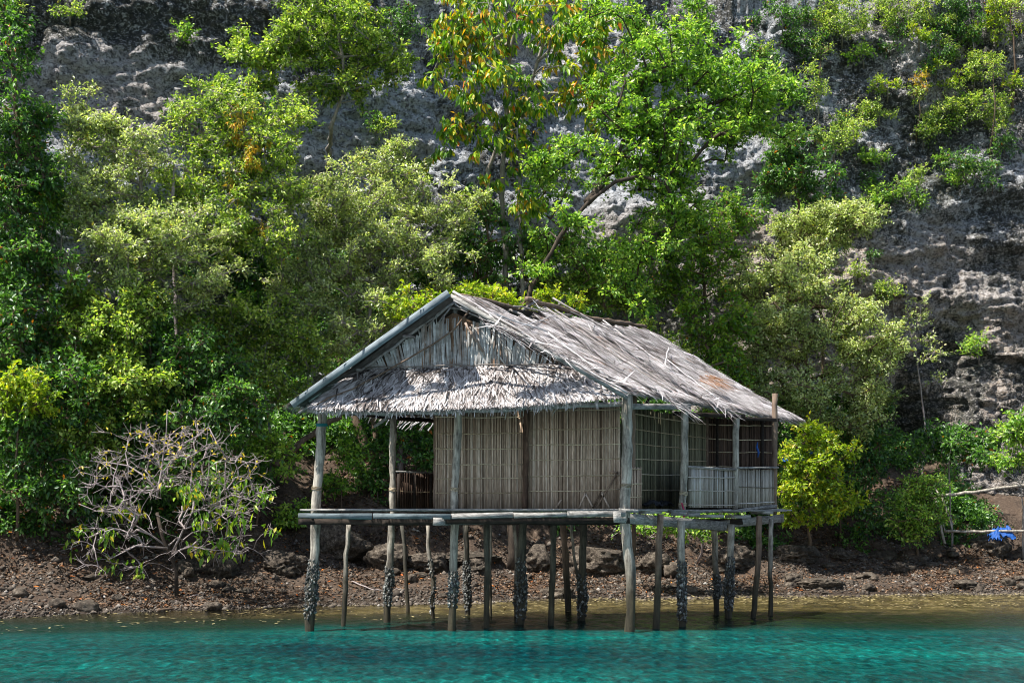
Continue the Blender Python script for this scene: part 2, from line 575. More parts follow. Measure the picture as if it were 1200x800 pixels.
def gz(x, y):
    return float(ground_z(np.array([x]), np.array([y]))[0])


def axis(lo, a, b, hi, fine, nout):
    left = a - (np.geomspace(1, a - lo + 1, nout)[::-1] - 1)
    right = b + (np.geomspace(1, hi - b + 1, nout) - 1)
    return np.unique(np.concatenate([left, np.arange(a, b, fine), right]))


def grid_faces(nu, nv):
    i = np.arange(nu - 1)[:, None] * nv + np.arange(nv - 1)[None]
    return np.stack([i, i + nv, i + nv + 1, i + 1], -1).reshape(-1, 4)


gx, gy = axis(-200, -19, 20, 200, .13, 24), axis(-60, 27, 58, 220, .13, 18)
GX, GY = [a.ravel() for a in np.meshgrid(gx, gy, indexing="ij")]
GZ = ground_z(GX, GY)
dsh = GY - shore(GX)
tag(mk("ground", col(GX, GY, GZ), grid_faces(len(gx), len(gy)), M_GROUND, smooth_=True,
       vattr={"bed": smooth(-dsh, -.1, .6), "wet": smooth(-dsh, -1.5, -.1) * (1 - smooth(-dsh, .0, 1))}), kind="structure")

wx, wy = axis(-200, -18, 19, 200, .075, 20), axis(-60, 23.5, 44, 62, .07, 14)
WX, WY = [a.ravel() for a in np.meshgrid(wx, wy, indexing="ij")]
wd = -ground_z(WX, WY, False)
WZ = .7 * (.022 * fbm(col(WX * 1.2, WY * 1.4, 0 * WX), 2, 3) - .038 * np.abs(fbm(col(WX * 3.0 + WY * .5, WY * 1.5, 0 * WX), 2, 13))) * (.35 + .65 * smooth(wd, .1, 1.0))
wn = fbm(col(WX * .30, WY * .6, 0 * WX), 4, 41)
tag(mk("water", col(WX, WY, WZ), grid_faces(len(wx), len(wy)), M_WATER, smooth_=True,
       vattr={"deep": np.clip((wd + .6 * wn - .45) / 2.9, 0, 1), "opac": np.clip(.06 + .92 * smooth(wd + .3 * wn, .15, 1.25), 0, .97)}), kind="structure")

# ------------------------------------------------------------------ cliff
FTX = [-200, -40, -16, -11, -5, 0, 6, 12, 16, 40, 200]
FTY = [25, 36, 44.5, 46.5, 49.8, 51.8, 53.4, 55.0, 56.0, 60, 75]


def cliff_y(X, Z):
    X, Z = np.asarray(X, float), np.asarray(Z, float)
    p = col(X, Z, 0 * X)
    y = np.interp(X, FTX, FTY) + .22 * Z - .8
    y = y + 1.3 * fbm(p * .11 + 3, 3, 21)
    st = p * np.array([.42, .52, 1])
    y = y - .8 * np.abs(fbm(st + 7, 3, 31)) * 1.6
    y = y + .45 * fbm(p * np.array([.9, 1.3, 1]), 5, 51, .62)
    r = np.abs(fbm(p * np.array([2.4, 3.4, 1]), 3, 61))
    y = y - .45 * r
    y = y + .20 * fbm(p * np.array([4.5, 5.0, 1]), 3, 71, .8)
    # cave at the foot on the right, dark hollow beside it, notch behind the hut
    for cx, cz, rx, rz, dep in ((15.2, 5.6, 1.9, 2.1, 3.5), (13.6, 4.2, 1.5, 1.2, 2.2), (17.2, 8.6, 1.2, 1.6, 1.2), (4.5, 9.8, 1.4, 1.5, 2.2),
                                (6.1, 8.2, 1.3, 1.2, 1.5), (-4.0, 14.8, 1.0, .9, 1.1), (-2.0, 16.5, .9, .8, 1.2), (9.5, 14.8, 2.2, .8, 1.0), (10.5, 17.6, 2.4, .6, .9)):
        q = ((X - cx) / rx) ** 2 + ((Z - cz) / rz) ** 2
        y = y + dep * np.exp(-q * 1.1)
    y = y - .75 * smooth(X, 7, 11) * (1 - smooth(Z, 12.5, 15)) * np.abs(fbm(p * np.array([.45, 2.0, 1]) + 31, 4, 141, .6))
    # long ledge lines on the right
    for z0, amp in ((8.4, .4), (10.6, .25)):
        zz = z0 + .35 * np.sin(X * .7 + z0) + .5 * fbm(p * .9, 3, 66)
        y = y - amp * smooth(X, 9, 13) * (smooth(Z, zz, zz + .12) - smooth(Z, zz + .25, zz + 1.5))
    # brow jutting out over the top left of the wall
    brow = smooth(Z, 18.6 + .5 * np.sin(X * .5), 19.3 + .5 * np.sin(X * .5)) * (1 - smooth(X, -6, -2.5))
    y = y - .5 * brow
    return y


cx_, cz_ = axis(-200, -18, 21, 200, .085, 22), np.concatenate([np.arange(0, 22, .085), np.arange(22, 36, .4)])
CX, CZ = [a.ravel() for a in np.meshgrid(cx_, cz_, indexing="ij")]
CY = cliff_y(CX, CZ)
CY = CY + np.maximum(0, CZ - 33) * 6
bz = fbm(col(CX, CZ, 0 * CX) * .25, 3, 77)
brown = np.clip(smooth(CX, 6, 10) * smooth(-CZ, -15.5, -12) * .9 + .35 + bz * 1.0, 0, 1)
stain_shade = np.clip(.48 + .35 * fbm(col(CX, CZ, 0 * CX) * .3, 4, 88) + .28 * smooth(CZ, 17.3, 18.2) * (1 - smooth(CX, -7, -4))  # rock stains, plus the brow's shade painted in at the top left
                + .13 * smooth(CX, 5, 8) * smooth(CZ, 12.5, 14.5) + .25 * smooth(CX, 14.5, 16) * (1 - smooth(CZ, 8, 10))
                - .30 * np.exp(-((CX + 6) / 3.2) ** 2 - ((CZ - 15.6) / 1.8) ** 2) - .2 * np.exp(-((CX + 11.5) / 3) ** 2 - ((CZ - 14.3) / 2) ** 2)
                - .22 * np.exp(-((CX - 2.5) / 1.5) ** 2 - ((CZ - 16.5) / 4) ** 2)
                + .4 * np.exp(-((CX - 15.2) / 1.6) ** 2 - ((CZ - 5.6) / 1.8) ** 2), 0, 1)  # shade of the cave hollow painted into the rock colour
cl = mk("cliff", col(CX, CY, CZ), grid_faces(len(cx_), len(cz_)), M_ROCK, smooth_=True, vattr={"brown": brown, "stain_shade": stain_shade})
tag(cl, kind="structure")


def on_cliff(px, py, out=0.0):
    """the point of the cliff face seen at a pixel"""
    y = 50.0
    for _ in range(25):
        p = P(px, py, y)
        y = .5 * y + .5 * float(cliff_y(np.array([p[0]]), np.array([p[2]]))[0])
    return P(px, py, y - out)


def on_ground(px, Y):
    x = (px - 600) * Y / F_PX
    return np.array([x, Y, gz(x, Y)])


# ------------------------------------------------------------------ plants
STY = {  # leaf length, width, leaves per clump, clump radius, droop, fold
    "small": (.115, .066, 135, .42, .10, .25), "grey": (.105, .056, 155, .42, .05, .2), "bright": (.14, .08, 105, .46, .2, .2),
    "yellow": (.135, .075, 80, .38, .1, .2), "dark": (.14, .075, 100, .46, .5, .2), "droop": (.27, .105, 34, .5, 1.8, .2),
    "orange": (.135, .07, 100, .45, .3, .2), "vine": (.16, .05, 40, .3, 1.5, .1)}


def make_leaves(C, style, rng, dens=1.0, outward=None, lscale=1.0, up_bias=.9):
    L, W, n, R, droop, fold = STY[style]
    n = max(4, int(n * dens))
    k = len(C)
    # each clump is a bunch of sprays: leaves set along short twigs
    ns = max(2, n // 9)
    sd = norm(rng.normal(size=(k, ns, 3)) * [1, 1, .6] + [0, 0, .25])
    sl = R * (.5 + .75 * rng.random((k, ns, 1)))
    m = max(1, n // ns)
    t = rng.random((k, ns, m, 1))
    p = C[:, None, None] + sd[:, :, None] * sl[:, :, None] * (.25 + .75 * t) + rng.normal(size=(k, ns, m, 3)) * R * .10
    d = sd[:, :, None] * .7 + rng.normal(size=(k, ns, m, 3)) * .75 + np.array([0, 0, -droop])
    u = rng.normal(size=(k, ns, m, 3)) * .55 + np.array([-.15, -.25, up_bias])
    cl_r = rng.normal(size=(k, 1, 1)) * .10 + rng.normal(size=(k, ns, 1)) * .07
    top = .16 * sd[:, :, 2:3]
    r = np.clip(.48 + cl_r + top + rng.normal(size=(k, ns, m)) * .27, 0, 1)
    rare = rng.random((k, ns, m))
    r = np.where(rare > .988, 1.0, np.minimum(r, .965))
    p, d, u, r = p.reshape(-1, 3), norm(d.reshape(-1, 3)), norm(u.reshape(-1, 3)), r.ravel()
    ll = L * lscale * (.6 + .7 * rng.random(len(p)))
    V, F = leaf_mesh(p, d, u, ll, ll * W / L, fold, .12)
    tw = (np.repeat(C, ns, 0), (C[:, None] + sd * sl * 1.08).reshape(-1, 3))
    return V, F, np.repeat(r, 2), tw


def grow(trunks, clumps, rng, crook=.12, step=.45):
    nodes, par = [], []
    for T in trunks:
        T = np.asarray(T, float)
        first = len(nodes)
        for i in range(len(T) - 1):
            L = np.linalg.norm(T[i + 1] - T[i])
            k = max(1, int(L / .4))
            for j in range(k):
                q = T[i] + (T[i + 1] - T[i]) * j / k
                if not (i == 0 and j == 0): q = q + rng.normal(size=3) * .035 * (1 if j else .3)
                par.append(len(nodes) - 1 if len(nodes) > first else -1)
                nodes.append(q)
        par.append(len(nodes) - 1)
        nodes.append(T[-1])
    n_tr = len(nodes)
    tip = np.asarray(trunks[0][-1], float)
    order = np.argsort(np.linalg.norm(clumps - tip, axis=1))
    NA = np.zeros((n_tr + len(clumps) * 40, 3))
    NA[:n_tr] = nodes
    cnt_n = n_tr
    ends = []
    base = np.asarray(trunks[0][0], float)
    for ci in order:
        c = clumps[ci]
        dv = c - NA[:cnt_n]
        dist = np.linalg.norm(dv, axis=1)
        cost = dist + .7 * np.maximum(0, -dv[:, 2] + .1) + .35 * (np.arange(cnt_n) < max(2, n_tr // 4)) * 4
        j = int(np.argmin(cost))
        k = int(np.clip(dist[j] / step, 1, 30))
        a, pr = NA[j].copy(), j
        off = np.zeros(3)
        sag = dist[j] * .12
        for s_ in range(1, k + 1):
            t = s_ / k
            off = off + rng.normal(size=3) * crook * step
            q = a + (c - a) * t + off * (1 - t) * 1.0 + np.array([0, 0, sag * math.sin(t * math.pi) * .8])
            NA[cnt_n] = q
            par.append(pr)
            pr = cnt_n
            cnt_n += 1
        ends.append(pr)
    return NA[:cnt_n], np.array(par), n_tr, ends


def plant(name, label, cat, style, trunks, blobs, bark="brown", tr=.12, dens=1.0, group=None, seed=None, crook=.14, lscale=1.0,
          hole=.28, rtip=.0145, depth=.8, share=None, maxr=None):
    """trunks: list of polylines (world); blobs: (px, py, rx, ry, Y, n) crown lumps"""
    rng = np.random.default_rng(abs(hash_str(label + name)) % 99991 if seed is None else seed)
    base = np.asarray(trunks[0][0], float)
    root = empty(name, base, label, cat, group)
    cs = []
    for (px, py, rx, ry, Y, n) in blobs:
        c = P(px, py, Y)
        R = np.array([rx * Y / F_PX, max(rx, ry) * Y / F_PX * depth, ry * Y / F_PX])
        q = rng.normal(size=(n * 3, 3))
        q = norm(q) * (rng.random((n * 3, 1)) ** .42)
        q = c + q * R
        keep = vnoise(q * 1.1, 7 + len(cs)) > hole * .85
        cs.append(q[keep][:int(n * 1.3)])
    C = np.concatenate(cs)
    # stay above the ground and off the rock
    g = ground_z(C[:, 0], C[:, 1], False)
    C[:, 2] = np.maximum(C[:, 2], g + .25)
    cy = cliff_y(C[:, 0], C[:, 2])
    C[:, 1] = np.minimum(C[:, 1], cy - .3)
    NA, par, n_tr, ends = grow(trunks, C, rng, crook)
    cnt = np.zeros(len(NA))
    cnt[ends] += 1
    for i in range(len(NA) - 1, 0, -1):
        if par[i] >= 0: cnt[par[i]] += cnt[i]
    rad = rtip * np.maximum(cnt, 1) ** .42
    tr_i = np.arange(n_tr)
    # trunk taper
    start = 0
    for T in range(len(trunks)):
        end = start + 1
        while end < n_tr and par[end] != -1: end += 1
        k = end - start
        rad[start:end] = np.maximum(tr * (1 - .65 * np.linspace(0, 1, k)) * (1 if T == 0 else .8), rtip)
        start = end
    if maxr is None: maxr = tr * .6
    rad[n_tr:] = np.minimum(rad[n_tr:], maxr)
    idx = np.array([i for i in range(len(NA)) if par[i] >= 0])
    tr_idx = idx[idx < n_tr]
    br = idx[idx >= n_tr]
    # trunk as smooth tubes
    mb = MB()
    start = 0
    for T in range(len(trunks)):
        end = start + 1
        while end < n_tr and par[end] != -1: end += 1
        pts = NA[start:end].copy()
        pts[0] = pts[0] - np.array([0, 0, .15]) if T == 0 else pts[0]
        mb.tube(pts, rad[start:end] * (1 + .12 * rng.normal(size=end - start)), 9, wob=.07)
        start = end
    ra = np.minimum(rad[par[br]], np.maximum(rad[br] * 1.6, rtip * 1.3))
    V, F = frustums(NA[par[br]], NA[br], ra, rad[br])
    Vl, Fl, r, tw = make_leaves(C, style, rng, dens, lscale=lscale)
    pick = rng.random(len(tw[0])) < .8
    V2, F2 = frustums(tw[0][pick], tw[1][pick], np.full(pick.sum(), rtip * .7), np.full(pick.sum(), rtip * .3), 3)
    mb.add(V, F, .5)
    mb.add(V2, F2, .5)
    mb.build("trunk", BARK[bark], root, smooth_=True)
    mk("crown", Vl, Fl, LEAF[style], root, r)
    return root


def hash_str(s):
    h = 5381
    for ch in s: h = (h * 33 + ord(ch)) & 0xFFFFFFFF
    return h


def tl(base, *pts):
    return [np.asarray(base)] + [P(*q) for q in pts]


G = on_ground
# left side
plant("broadleaf_tree", "tall dark green tree cut by the left edge of the photo", "tree", "dark", [tl(G(12, 41), (10, 480, 41), (18, 330, 40.5), (22, 180, 40), (14, 60, 40))],
      [(18, 150, 46, 45, 40, 26), (14, 60, 24, 45, 40, 9), (14, 240, 48, 55, 40, 34), (32, 320, 60, 50, 40, 34), (2, 15, 30, 25, 40, 6), (45, 205, 25, 30, 40.5, 8)], tr=.16, dens=1.05)
plant("broadleaf_tree", "bright leaved tree just right of the left-edge tree, low against the cliff foot", "tree", "bright", [tl(G(60, 42), (58, 400, 42), (50, 250, 42), (45, 150, 42))],
      [(38, 140, 30, 22, 41, 9), (60, 240, 34, 30, 41.5, 12), (75, 190, 18, 18, 42, 4)], tr=.1)
plant("mangrove_tree", "airy pale green tree with brown forked trunk left of the yellow vine", "tree", "grey", [tl(G(176, 42.5), (176, 360, 42.5), (168, 300, 42), (166, 200, 42), (150, 140, 42)), tl(P(170, 310, 42), (200, 260, 42), (204, 190, 42))],
      [(140, 190, 62, 55, 41.5, 30), (112, 165, 45, 38, 41.5, 16), (185, 280, 92, 62, 41.2, 56), (115, 300, 52, 40, 41, 26), (120, 250, 60, 40, 41, 20), (230, 320, 60, 50, 41.5, 22), (95, 120, 24, 24, 42, 5)], tr=.12, bark="mauve", dens=1.0, hole=.36)
plant("mangrove_tree", "yellowish green airy tree carrying the hanging yellow vine", "tree", "small", [tl(G(214, 44), (205, 330, 44), (202, 250, 43.5), (222, 190, 43.5), (250, 140, 43.5))],
      [(250, 140, 70, 42, 43, 32), (300, 195, 72, 55, 43, 42), (265, 105, 36, 24, 43.5, 9), (330, 140, 40, 30, 43.5, 12), (200, 220, 50, 40, 42.5, 18), (290, 270, 70, 50, 42.5, 34)], tr=.1, hole=.34, bark="mauve")
# the hanging vine
b0 = P(275, 125, 42.3)
plant("hanging_vine", "yellow orange vine hanging in strands from the airy tree", "vine", "vine", [[P(262, 112, 42.6), P(285, 140, 42.3), P(290, 220, 42.3)]],
      [(282, 150, 22, 25, 42.2, 8), (290, 190, 16, 34, 42.1, 9), (276, 215, 10, 22, 42.1, 4), (306, 160, 14, 14, 42.2, 3), (315, 272, 6, 10, 42, 2)], tr=.03, dens=.75, rtip=.006, hole=.1)
plant("bush", "broad grey green bush filling the middle left behind the gable board", "bush", "grey", [tl(G(468, 47), (470, 470, 47), (455, 380, 46.5), (462, 290, 46)), tl(P(470, 470, 47), (430, 400, 46.5), (400, 310, 46))],
      [(455, 240, 92, 58, 46, 64), (500, 300, 62, 50, 45.5, 36), (400, 300, 78, 62, 45.5, 52), (365, 250, 56, 45, 45, 24), (420, 380, 100, 45, 45, 46), (545, 245, 28, 26, 46, 8), (350, 330, 50, 40, 44.5, 20), (455, 190, 50, 20, 46.3, 9)], tr=.12, hole=.32, bark="mauve")
plant("cliff_tree", "leafy tree rooted on the pale cliff ledge above the broad grey green bush", "tree", "small", [[on_cliff(385, 195), P(388, 150, 47.5), P(405, 105, 47), P(398, 50, 46.5), P(390, 10, 46.5)]],
      [(395, 35, 74, 42, 46.5, 34), (330, 62, 58, 30, 46.5, 20), (440, 70, 40, 30, 46.8, 13), (305, 95, 22, 18, 46.5, 4), (395, 100, 50, 26, 47, 12), (280, 50, 22, 18, 46.5, 4), (380, -20, 90, 20, 46.5, 14)], tr=.1, bark="pale", lscale=1.25, hole=.3)
plant("slender_tree", "slender pale-trunked tree with drooping yellow and orange leaves above the roof", "tree", "droop",
      [tl(G(592, 48.5), (592, 320, 48.3), (588, 200, 48), (596, 100, 47.6), (604, 25, 47)), tl(G(612, 48.3), (612, 330, 48.2), (608, 230, 48), (614, 120, 47.5), (640, 40, 47)), tl(P(572, 255, 48.5), (572, 200, 48.3), (590, 150, 47.8))],
      [(600, 20, 100, 36, 46.5, 40), (545, 60, 52, 34, 46.5, 18), (690, 40, 72, 42, 46.5, 30), (620, 105, 96, 38, 46.5, 36), (540, 140, 44, 36, 46.8, 13), (700, 120, 50, 44, 46.8, 16), (598, 170, 50, 30, 46.8, 10), (560, 220, 18, 24, 47, 4), (600, 240, 40, 26, 47.2, 5), (505, 175, 20, 16, 46.8, 3), (500, 90, 20, 14, 46.6, 3)],
      tr=.15, bark="pale", hole=.2, rtip=.011)
plant("leaning_tree", "big bright green tree on a thick trunk leaning right behind the roof ridge", "tree", "bright", [tl(G(600, 44.3), (622, 335, 44), (655, 280, 44), (690, 235, 44), (722, 213, 44), (752, 206, 44)), tl(P(688, 237, 44), (730, 180, 45.6), (800, 130, 45), (870, 110, 44.5))],
      [(795, 70, 88, 42, 44.8, 42), (860, 110, 76, 34, 44.5, 36), (740, 130, 70, 45, 45, 30), (880, 150, 52, 22, 44.6, 16), (800, 165, 84, 42, 44.5, 38), (715, 190, 74, 34, 44.8, 24), (790, 225, 54, 36, 44.8, 20), (765, 285, 50, 32, 45, 14), (650, 190, 30, 30, 45.4, 8), (668, 262, 22, 20, 43.4, 4), (626, 315, 20, 12, 43.6, 3), (640, 285, 20, 26, 46.8, 5), (730, 20, 60, 26, 45, 12), (820, 20, 26, 22, 45, 6), (750, 330, 34, 50, 45.2, 10), (900, 120, 34, 20, 44.4, 8)],
      tr=.15, bark="dark", hole=.22, rtip=.012, maxr=.055)
plant("bush", "yellow green bush peeping over the front of the roof ridge", "bush", "yellow", [tl(G(600, 45), (580, 400, 45), (570, 360, 45))],
      [(560, 345, 42, 13, 44.5, 12), (600, 362, 40, 14, 44.5, 12), (650, 350, 34, 15, 44.8, 8), (480, 355, 40, 25, 44, 12)], tr=.06)
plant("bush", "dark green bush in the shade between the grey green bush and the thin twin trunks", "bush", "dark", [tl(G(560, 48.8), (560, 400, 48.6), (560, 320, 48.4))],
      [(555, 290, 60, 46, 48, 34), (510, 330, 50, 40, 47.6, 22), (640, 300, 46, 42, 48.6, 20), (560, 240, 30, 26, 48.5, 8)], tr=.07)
plant("bush", "mid green bush behind the back end of the roof ridge", "bush", "small", [tl(G(745, 49.5), (745, 420, 49.3), (730, 360, 49))],
      [(722, 345, 46, 24, 48.8, 18), (660, 335, 40, 22, 48.6, 12), (760, 400, 36, 26, 48, 12), (815, 430, 40, 30, 47.5, 16)], tr=.07)
plant("broadleaf_tree", "dark green tree with scattered orange leaves right of the roof slope", "tree", "orange", [tl(G(835, 49), (835, 480, 49), (828, 380, 48.5), (822, 290, 48))],
      [(818, 300, 52, 48, 47.8, 30), (835, 380, 48, 52, 47.2, 34), (790, 340, 30, 30, 48, 9), (850, 450, 46, 46, 46.8, 26), (800, 260, 50, 30, 48.2, 15), (855, 260, 40, 32, 48.5, 14)], tr=.12)
plant("bush", "rounded pale yellow green bush, highest of the pale bushes on the right", "bush", "grey", [tl(G(960, 53), (965, 420, 52.5), (962, 320, 52), (960, 280, 51.7))],
      [(985, 262, 56, 24, 51, 40), (930, 262, 34, 20, 51, 11), (1005, 250, 30, 16, 51, 10), (940, 285, 60, 22, 51, 18)], tr=.1, dens=1.15, hole=.1)
plant("bush", "large grey green bush right of the roof, under the rounded pale bush", "bush", "grey", [tl(G(950, 50.5), (950, 520, 50.3), (945, 430, 50), (940, 350, 49.6)), tl(P(950, 520, 50.3), (1000, 470, 49.8), (1020, 420, 49.5))],
      [(925, 325, 66, 46, 49.3, 48), (965, 385, 80, 45, 48.8, 56), (1015, 430, 54, 56, 49, 44), (895, 400, 48, 56, 48.6, 36), (930, 470, 70, 40, 48.4, 40), (985, 490, 66, 30, 48.6, 26), (870, 330, 30, 34, 49.5, 9)], tr=.12, hole=.22)
plant("bush", "deep green bush against the cliff above the pale rounded bush", "bush", "dark", [[on_cliff(935, 262), P(936, 230, 53), P(940, 180, 52.6)]],
      [(940, 190, 44, 34, 52.2, 24), (910, 165, 28, 24, 52.2, 9), (960, 220, 30, 24, 52.4, 10), (905, 215, 24, 18, 52.5, 6)], tr=.07)
plant("bush", "bright yellow green bush low beside the hut's right corner post", "bush", "yellow", [tl(G(948, 47.5), (948, 600, 47.3), (945, 560, 47))],
      [(945, 545, 44, 44, 46, 42), (975, 525, 30, 26, 46.2, 12), (925, 580, 22, 20, 45.8, 9), (960, 580, 24, 12, 46, 8), (945, 606, 40, 14, 46.4, 12), (985, 590, 24, 14, 46.8, 7)], tr=.06, hole=.12)
# dark lower left mass
plant("bush", "dark glossy bush under the tall left-edge tree, reaching down to the beach", "bush", "dark", [tl(G(50, 40.5), (50, 520, 40.5), (45, 450, 40))],
      [(30, 400, 60, 44, 39.6, 34), (70, 460, 60, 44, 39.2, 34), (20, 520, 50, 52, 38.6, 30), (60, 570, 62, 34, 38.4, 24)], tr=.08, dens=1.15)
plant("bush", "green bush with yellow tips low at the photo's left edge", "bush", "yellow", [tl(G(20, 38.5), (18, 560, 38.3), (20, 480, 38))],
      [(22, 448, 34, 20, 37.8, 11), (48, 474, 22, 16, 37.8, 6), (0, 470, 20, 22, 37.8, 4)], tr=.05, crook=.2)
plant("bush", "mid green bush between the left-edge bushes and the bare branching tree", "bush", "small", [tl(G(130, 41.5), (130, 520, 41.3), (125, 430, 41))],
      [(110, 400, 60, 36, 40.4, 34), (150, 450, 66, 40, 40, 38), (100, 520, 50, 36, 39.6, 24), (150, 360, 50, 30, 40.8, 16), (60, 350, 50, 24, 41, 14)], tr=.08, lscale=1.15)
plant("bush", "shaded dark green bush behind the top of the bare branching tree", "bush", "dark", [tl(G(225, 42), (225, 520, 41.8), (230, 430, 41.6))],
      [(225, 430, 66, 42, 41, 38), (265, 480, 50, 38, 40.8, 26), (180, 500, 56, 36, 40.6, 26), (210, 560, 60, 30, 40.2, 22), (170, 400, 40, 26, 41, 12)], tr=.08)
plant("bush", "twiggy green bush left of the sloping grey gable board", "bush", "small", [tl(G(315, 44.5), (318, 520, 44.2), (310, 430, 44))],
      [(305, 390, 62, 44, 43.4, 34), (350, 410, 46, 36, 43.6, 20), (300, 450, 46, 28, 43, 18), (255, 375, 46, 34, 43, 16), (350, 470, 30, 18, 43.6, 7)], tr=.07, bark="pale", hole=.36)
plant("bush", "low green broad leaved bush at the foot of the slope right of the bare tree", "bush", "bright", [tl(G(300, 42.5), (300, 570, 42.3))],
      [(300, 520, 30, 24, 42, 9), (275, 560, 26, 20, 41.8, 7), (330, 540, 20, 16, 42.2, 4)], tr=.035)
plant("undergrowth_plant", "broad leaved green plant beside the left corner post, above the deck", "plant", "bright", [tl(G(400, 45), (400, 560, 45))],
      [(392, 570, 14, 20, 44.8, 6), (404, 540, 16, 12, 44.8, 4), (410, 520, 18, 14, 45, 4)], tr=.03)
plant("undergrowth_plant", "leafy green plant seen over the brown veranda panel", "plant", "dark", [tl(G(485, 47), (485, 540, 47))],
      [(480, 505, 30, 26, 46.8, 16), (445, 540, 24, 28, 46.6, 10), (430, 580, 30, 12, 46.2, 5), (500, 535, 18, 22, 46.8, 8)], tr=.04, lscale=1.1)
plant("sapling", "small bright sapling at the left side of the veranda posts, on the litter slope", "plant", "bright", [tl(G(345, 43.5), (345, 600, 43.5))],
      [(350, 600, 14, 12, 43.3, 4), (338, 625, 10, 8, 43, 3)], tr=.02)
plant("forked_tree", "reddish brown forked trunk seen under the eave left of the wall", "tree", "dark", [tl(G(432, 48), (428, 520, 48), (416, 490, 48), (405, 455, 48), (395, 400, 48)), tl(P(434, 545, 48), (440, 510, 48), (436, 470, 48), (440, 420, 48))],
      [(400, 420, 40, 26, 48, 8), (445, 430, 40, 26, 48, 8)], tr=.17)
plant("bush", "bright green leafy branch reaching out low beneath the hut's right corner", "bush", "bright", [tl(G(815, 46), (835, 612, 44.5), (790, 625, 42.5), (760, 630, 42.3))],
      [(745, 618, 22, 6, 42, 7), (775, 615, 22, 7, 42, 6), (805, 622, 20, 6, 42.3, 6), (835, 618, 26, 8, 42.6, 7), (830, 600, 40, 12, 43, 8)], tr=.04, lscale=.8, bark="mauve")
plant("sapling", "small drooping green shrub on the slope below the cave, nearest the cave mouth", "shrub", "dark", [tl(G(1115, 50), (1112, 545, 50), (1118, 510, 49.8))],
      [(1105, 515, 30, 20, 49.5, 14), (1135, 525, 34, 18, 49.2, 13), (1080, 530, 16, 12, 49.3, 4), (1150, 515, 22, 14, 49.5, 6)], tr=.045, bark="pale", lscale=1.1)
plant("bush", "green shrub at the photo's right edge above the thin pole rail", "bush", "bright", [tl(G(1200, 49.5), (1198, 540, 49.3), (1195, 500, 49))],
      [(1192, 500, 24, 22, 48.6, 10), (1180, 540, 20, 14, 48.4, 6), (1200, 520, 16, 24, 48.6, 6)], tr=.04, bark="pale")
plant("bush", "dense round green bush left of the leaning sticks on the right beach", "bush", "bright", [tl(G(1075, 48.5), (1075, 600, 48.4))],
      [(1070, 590, 28, 28, 48, 26), (1085, 570, 18, 14, 48.2, 8), (1075, 612, 30, 12, 47.8, 8), (1095, 600, 12, 16, 48, 4), (1072, 626, 28, 8, 47.9, 7)], tr=.04, lscale=.75, hole=.05)
plant("bush", "dark bush in the hollow between the pale bushes and the cave", "bush", "dark", [tl(G(1015, 50), (1015, 570, 50), (1015, 540, 49.8))],
      [(1010, 540, 32, 34, 49.5, 18), (1030, 500, 24, 30, 49.8, 10), (1000, 580, 24, 14, 49.2, 6)], tr=.05)
plant("bush", "dark bush filling the shade between the yellow green bush and the dark hollow", "bush", "dark", [tl(G(985, 50), (985, 600, 50), (980, 560, 49.8))],
      [(965, 500, 46, 34, 49.2, 20), (990, 560, 40, 30, 49, 18), (985, 600, 44, 14, 48.8, 12), (905, 520, 20, 50, 48.6, 10)], tr=.05)
plant("bush", "mid green bush behind the leaning trunk, in front of the grey rock", "bush", "bright", [tl(G(670, 48.5), (670, 400, 48.5), (675, 330, 48.3))],
      [(665, 300, 50, 36, 48, 16), (705, 330, 40, 26, 48, 12), (640, 220, 40, 40, 48.6, 12), (760, 300, 36, 22, 48.5, 8)], tr=.06)
plant("dead_tree", "leafless thin grey tree trailing dry twigs right of the large grey green bush", "tree", "grey", [tl(G(1080, 52), (1082, 480, 51.8), (1075, 420, 51.4), (1060, 370, 51.2))],
      [(1070, 380, 30, 30, 51, 6), (1090, 420, 22, 30, 51, 4)], tr=.05, bark="mauve", dens=.5, crook=.3)

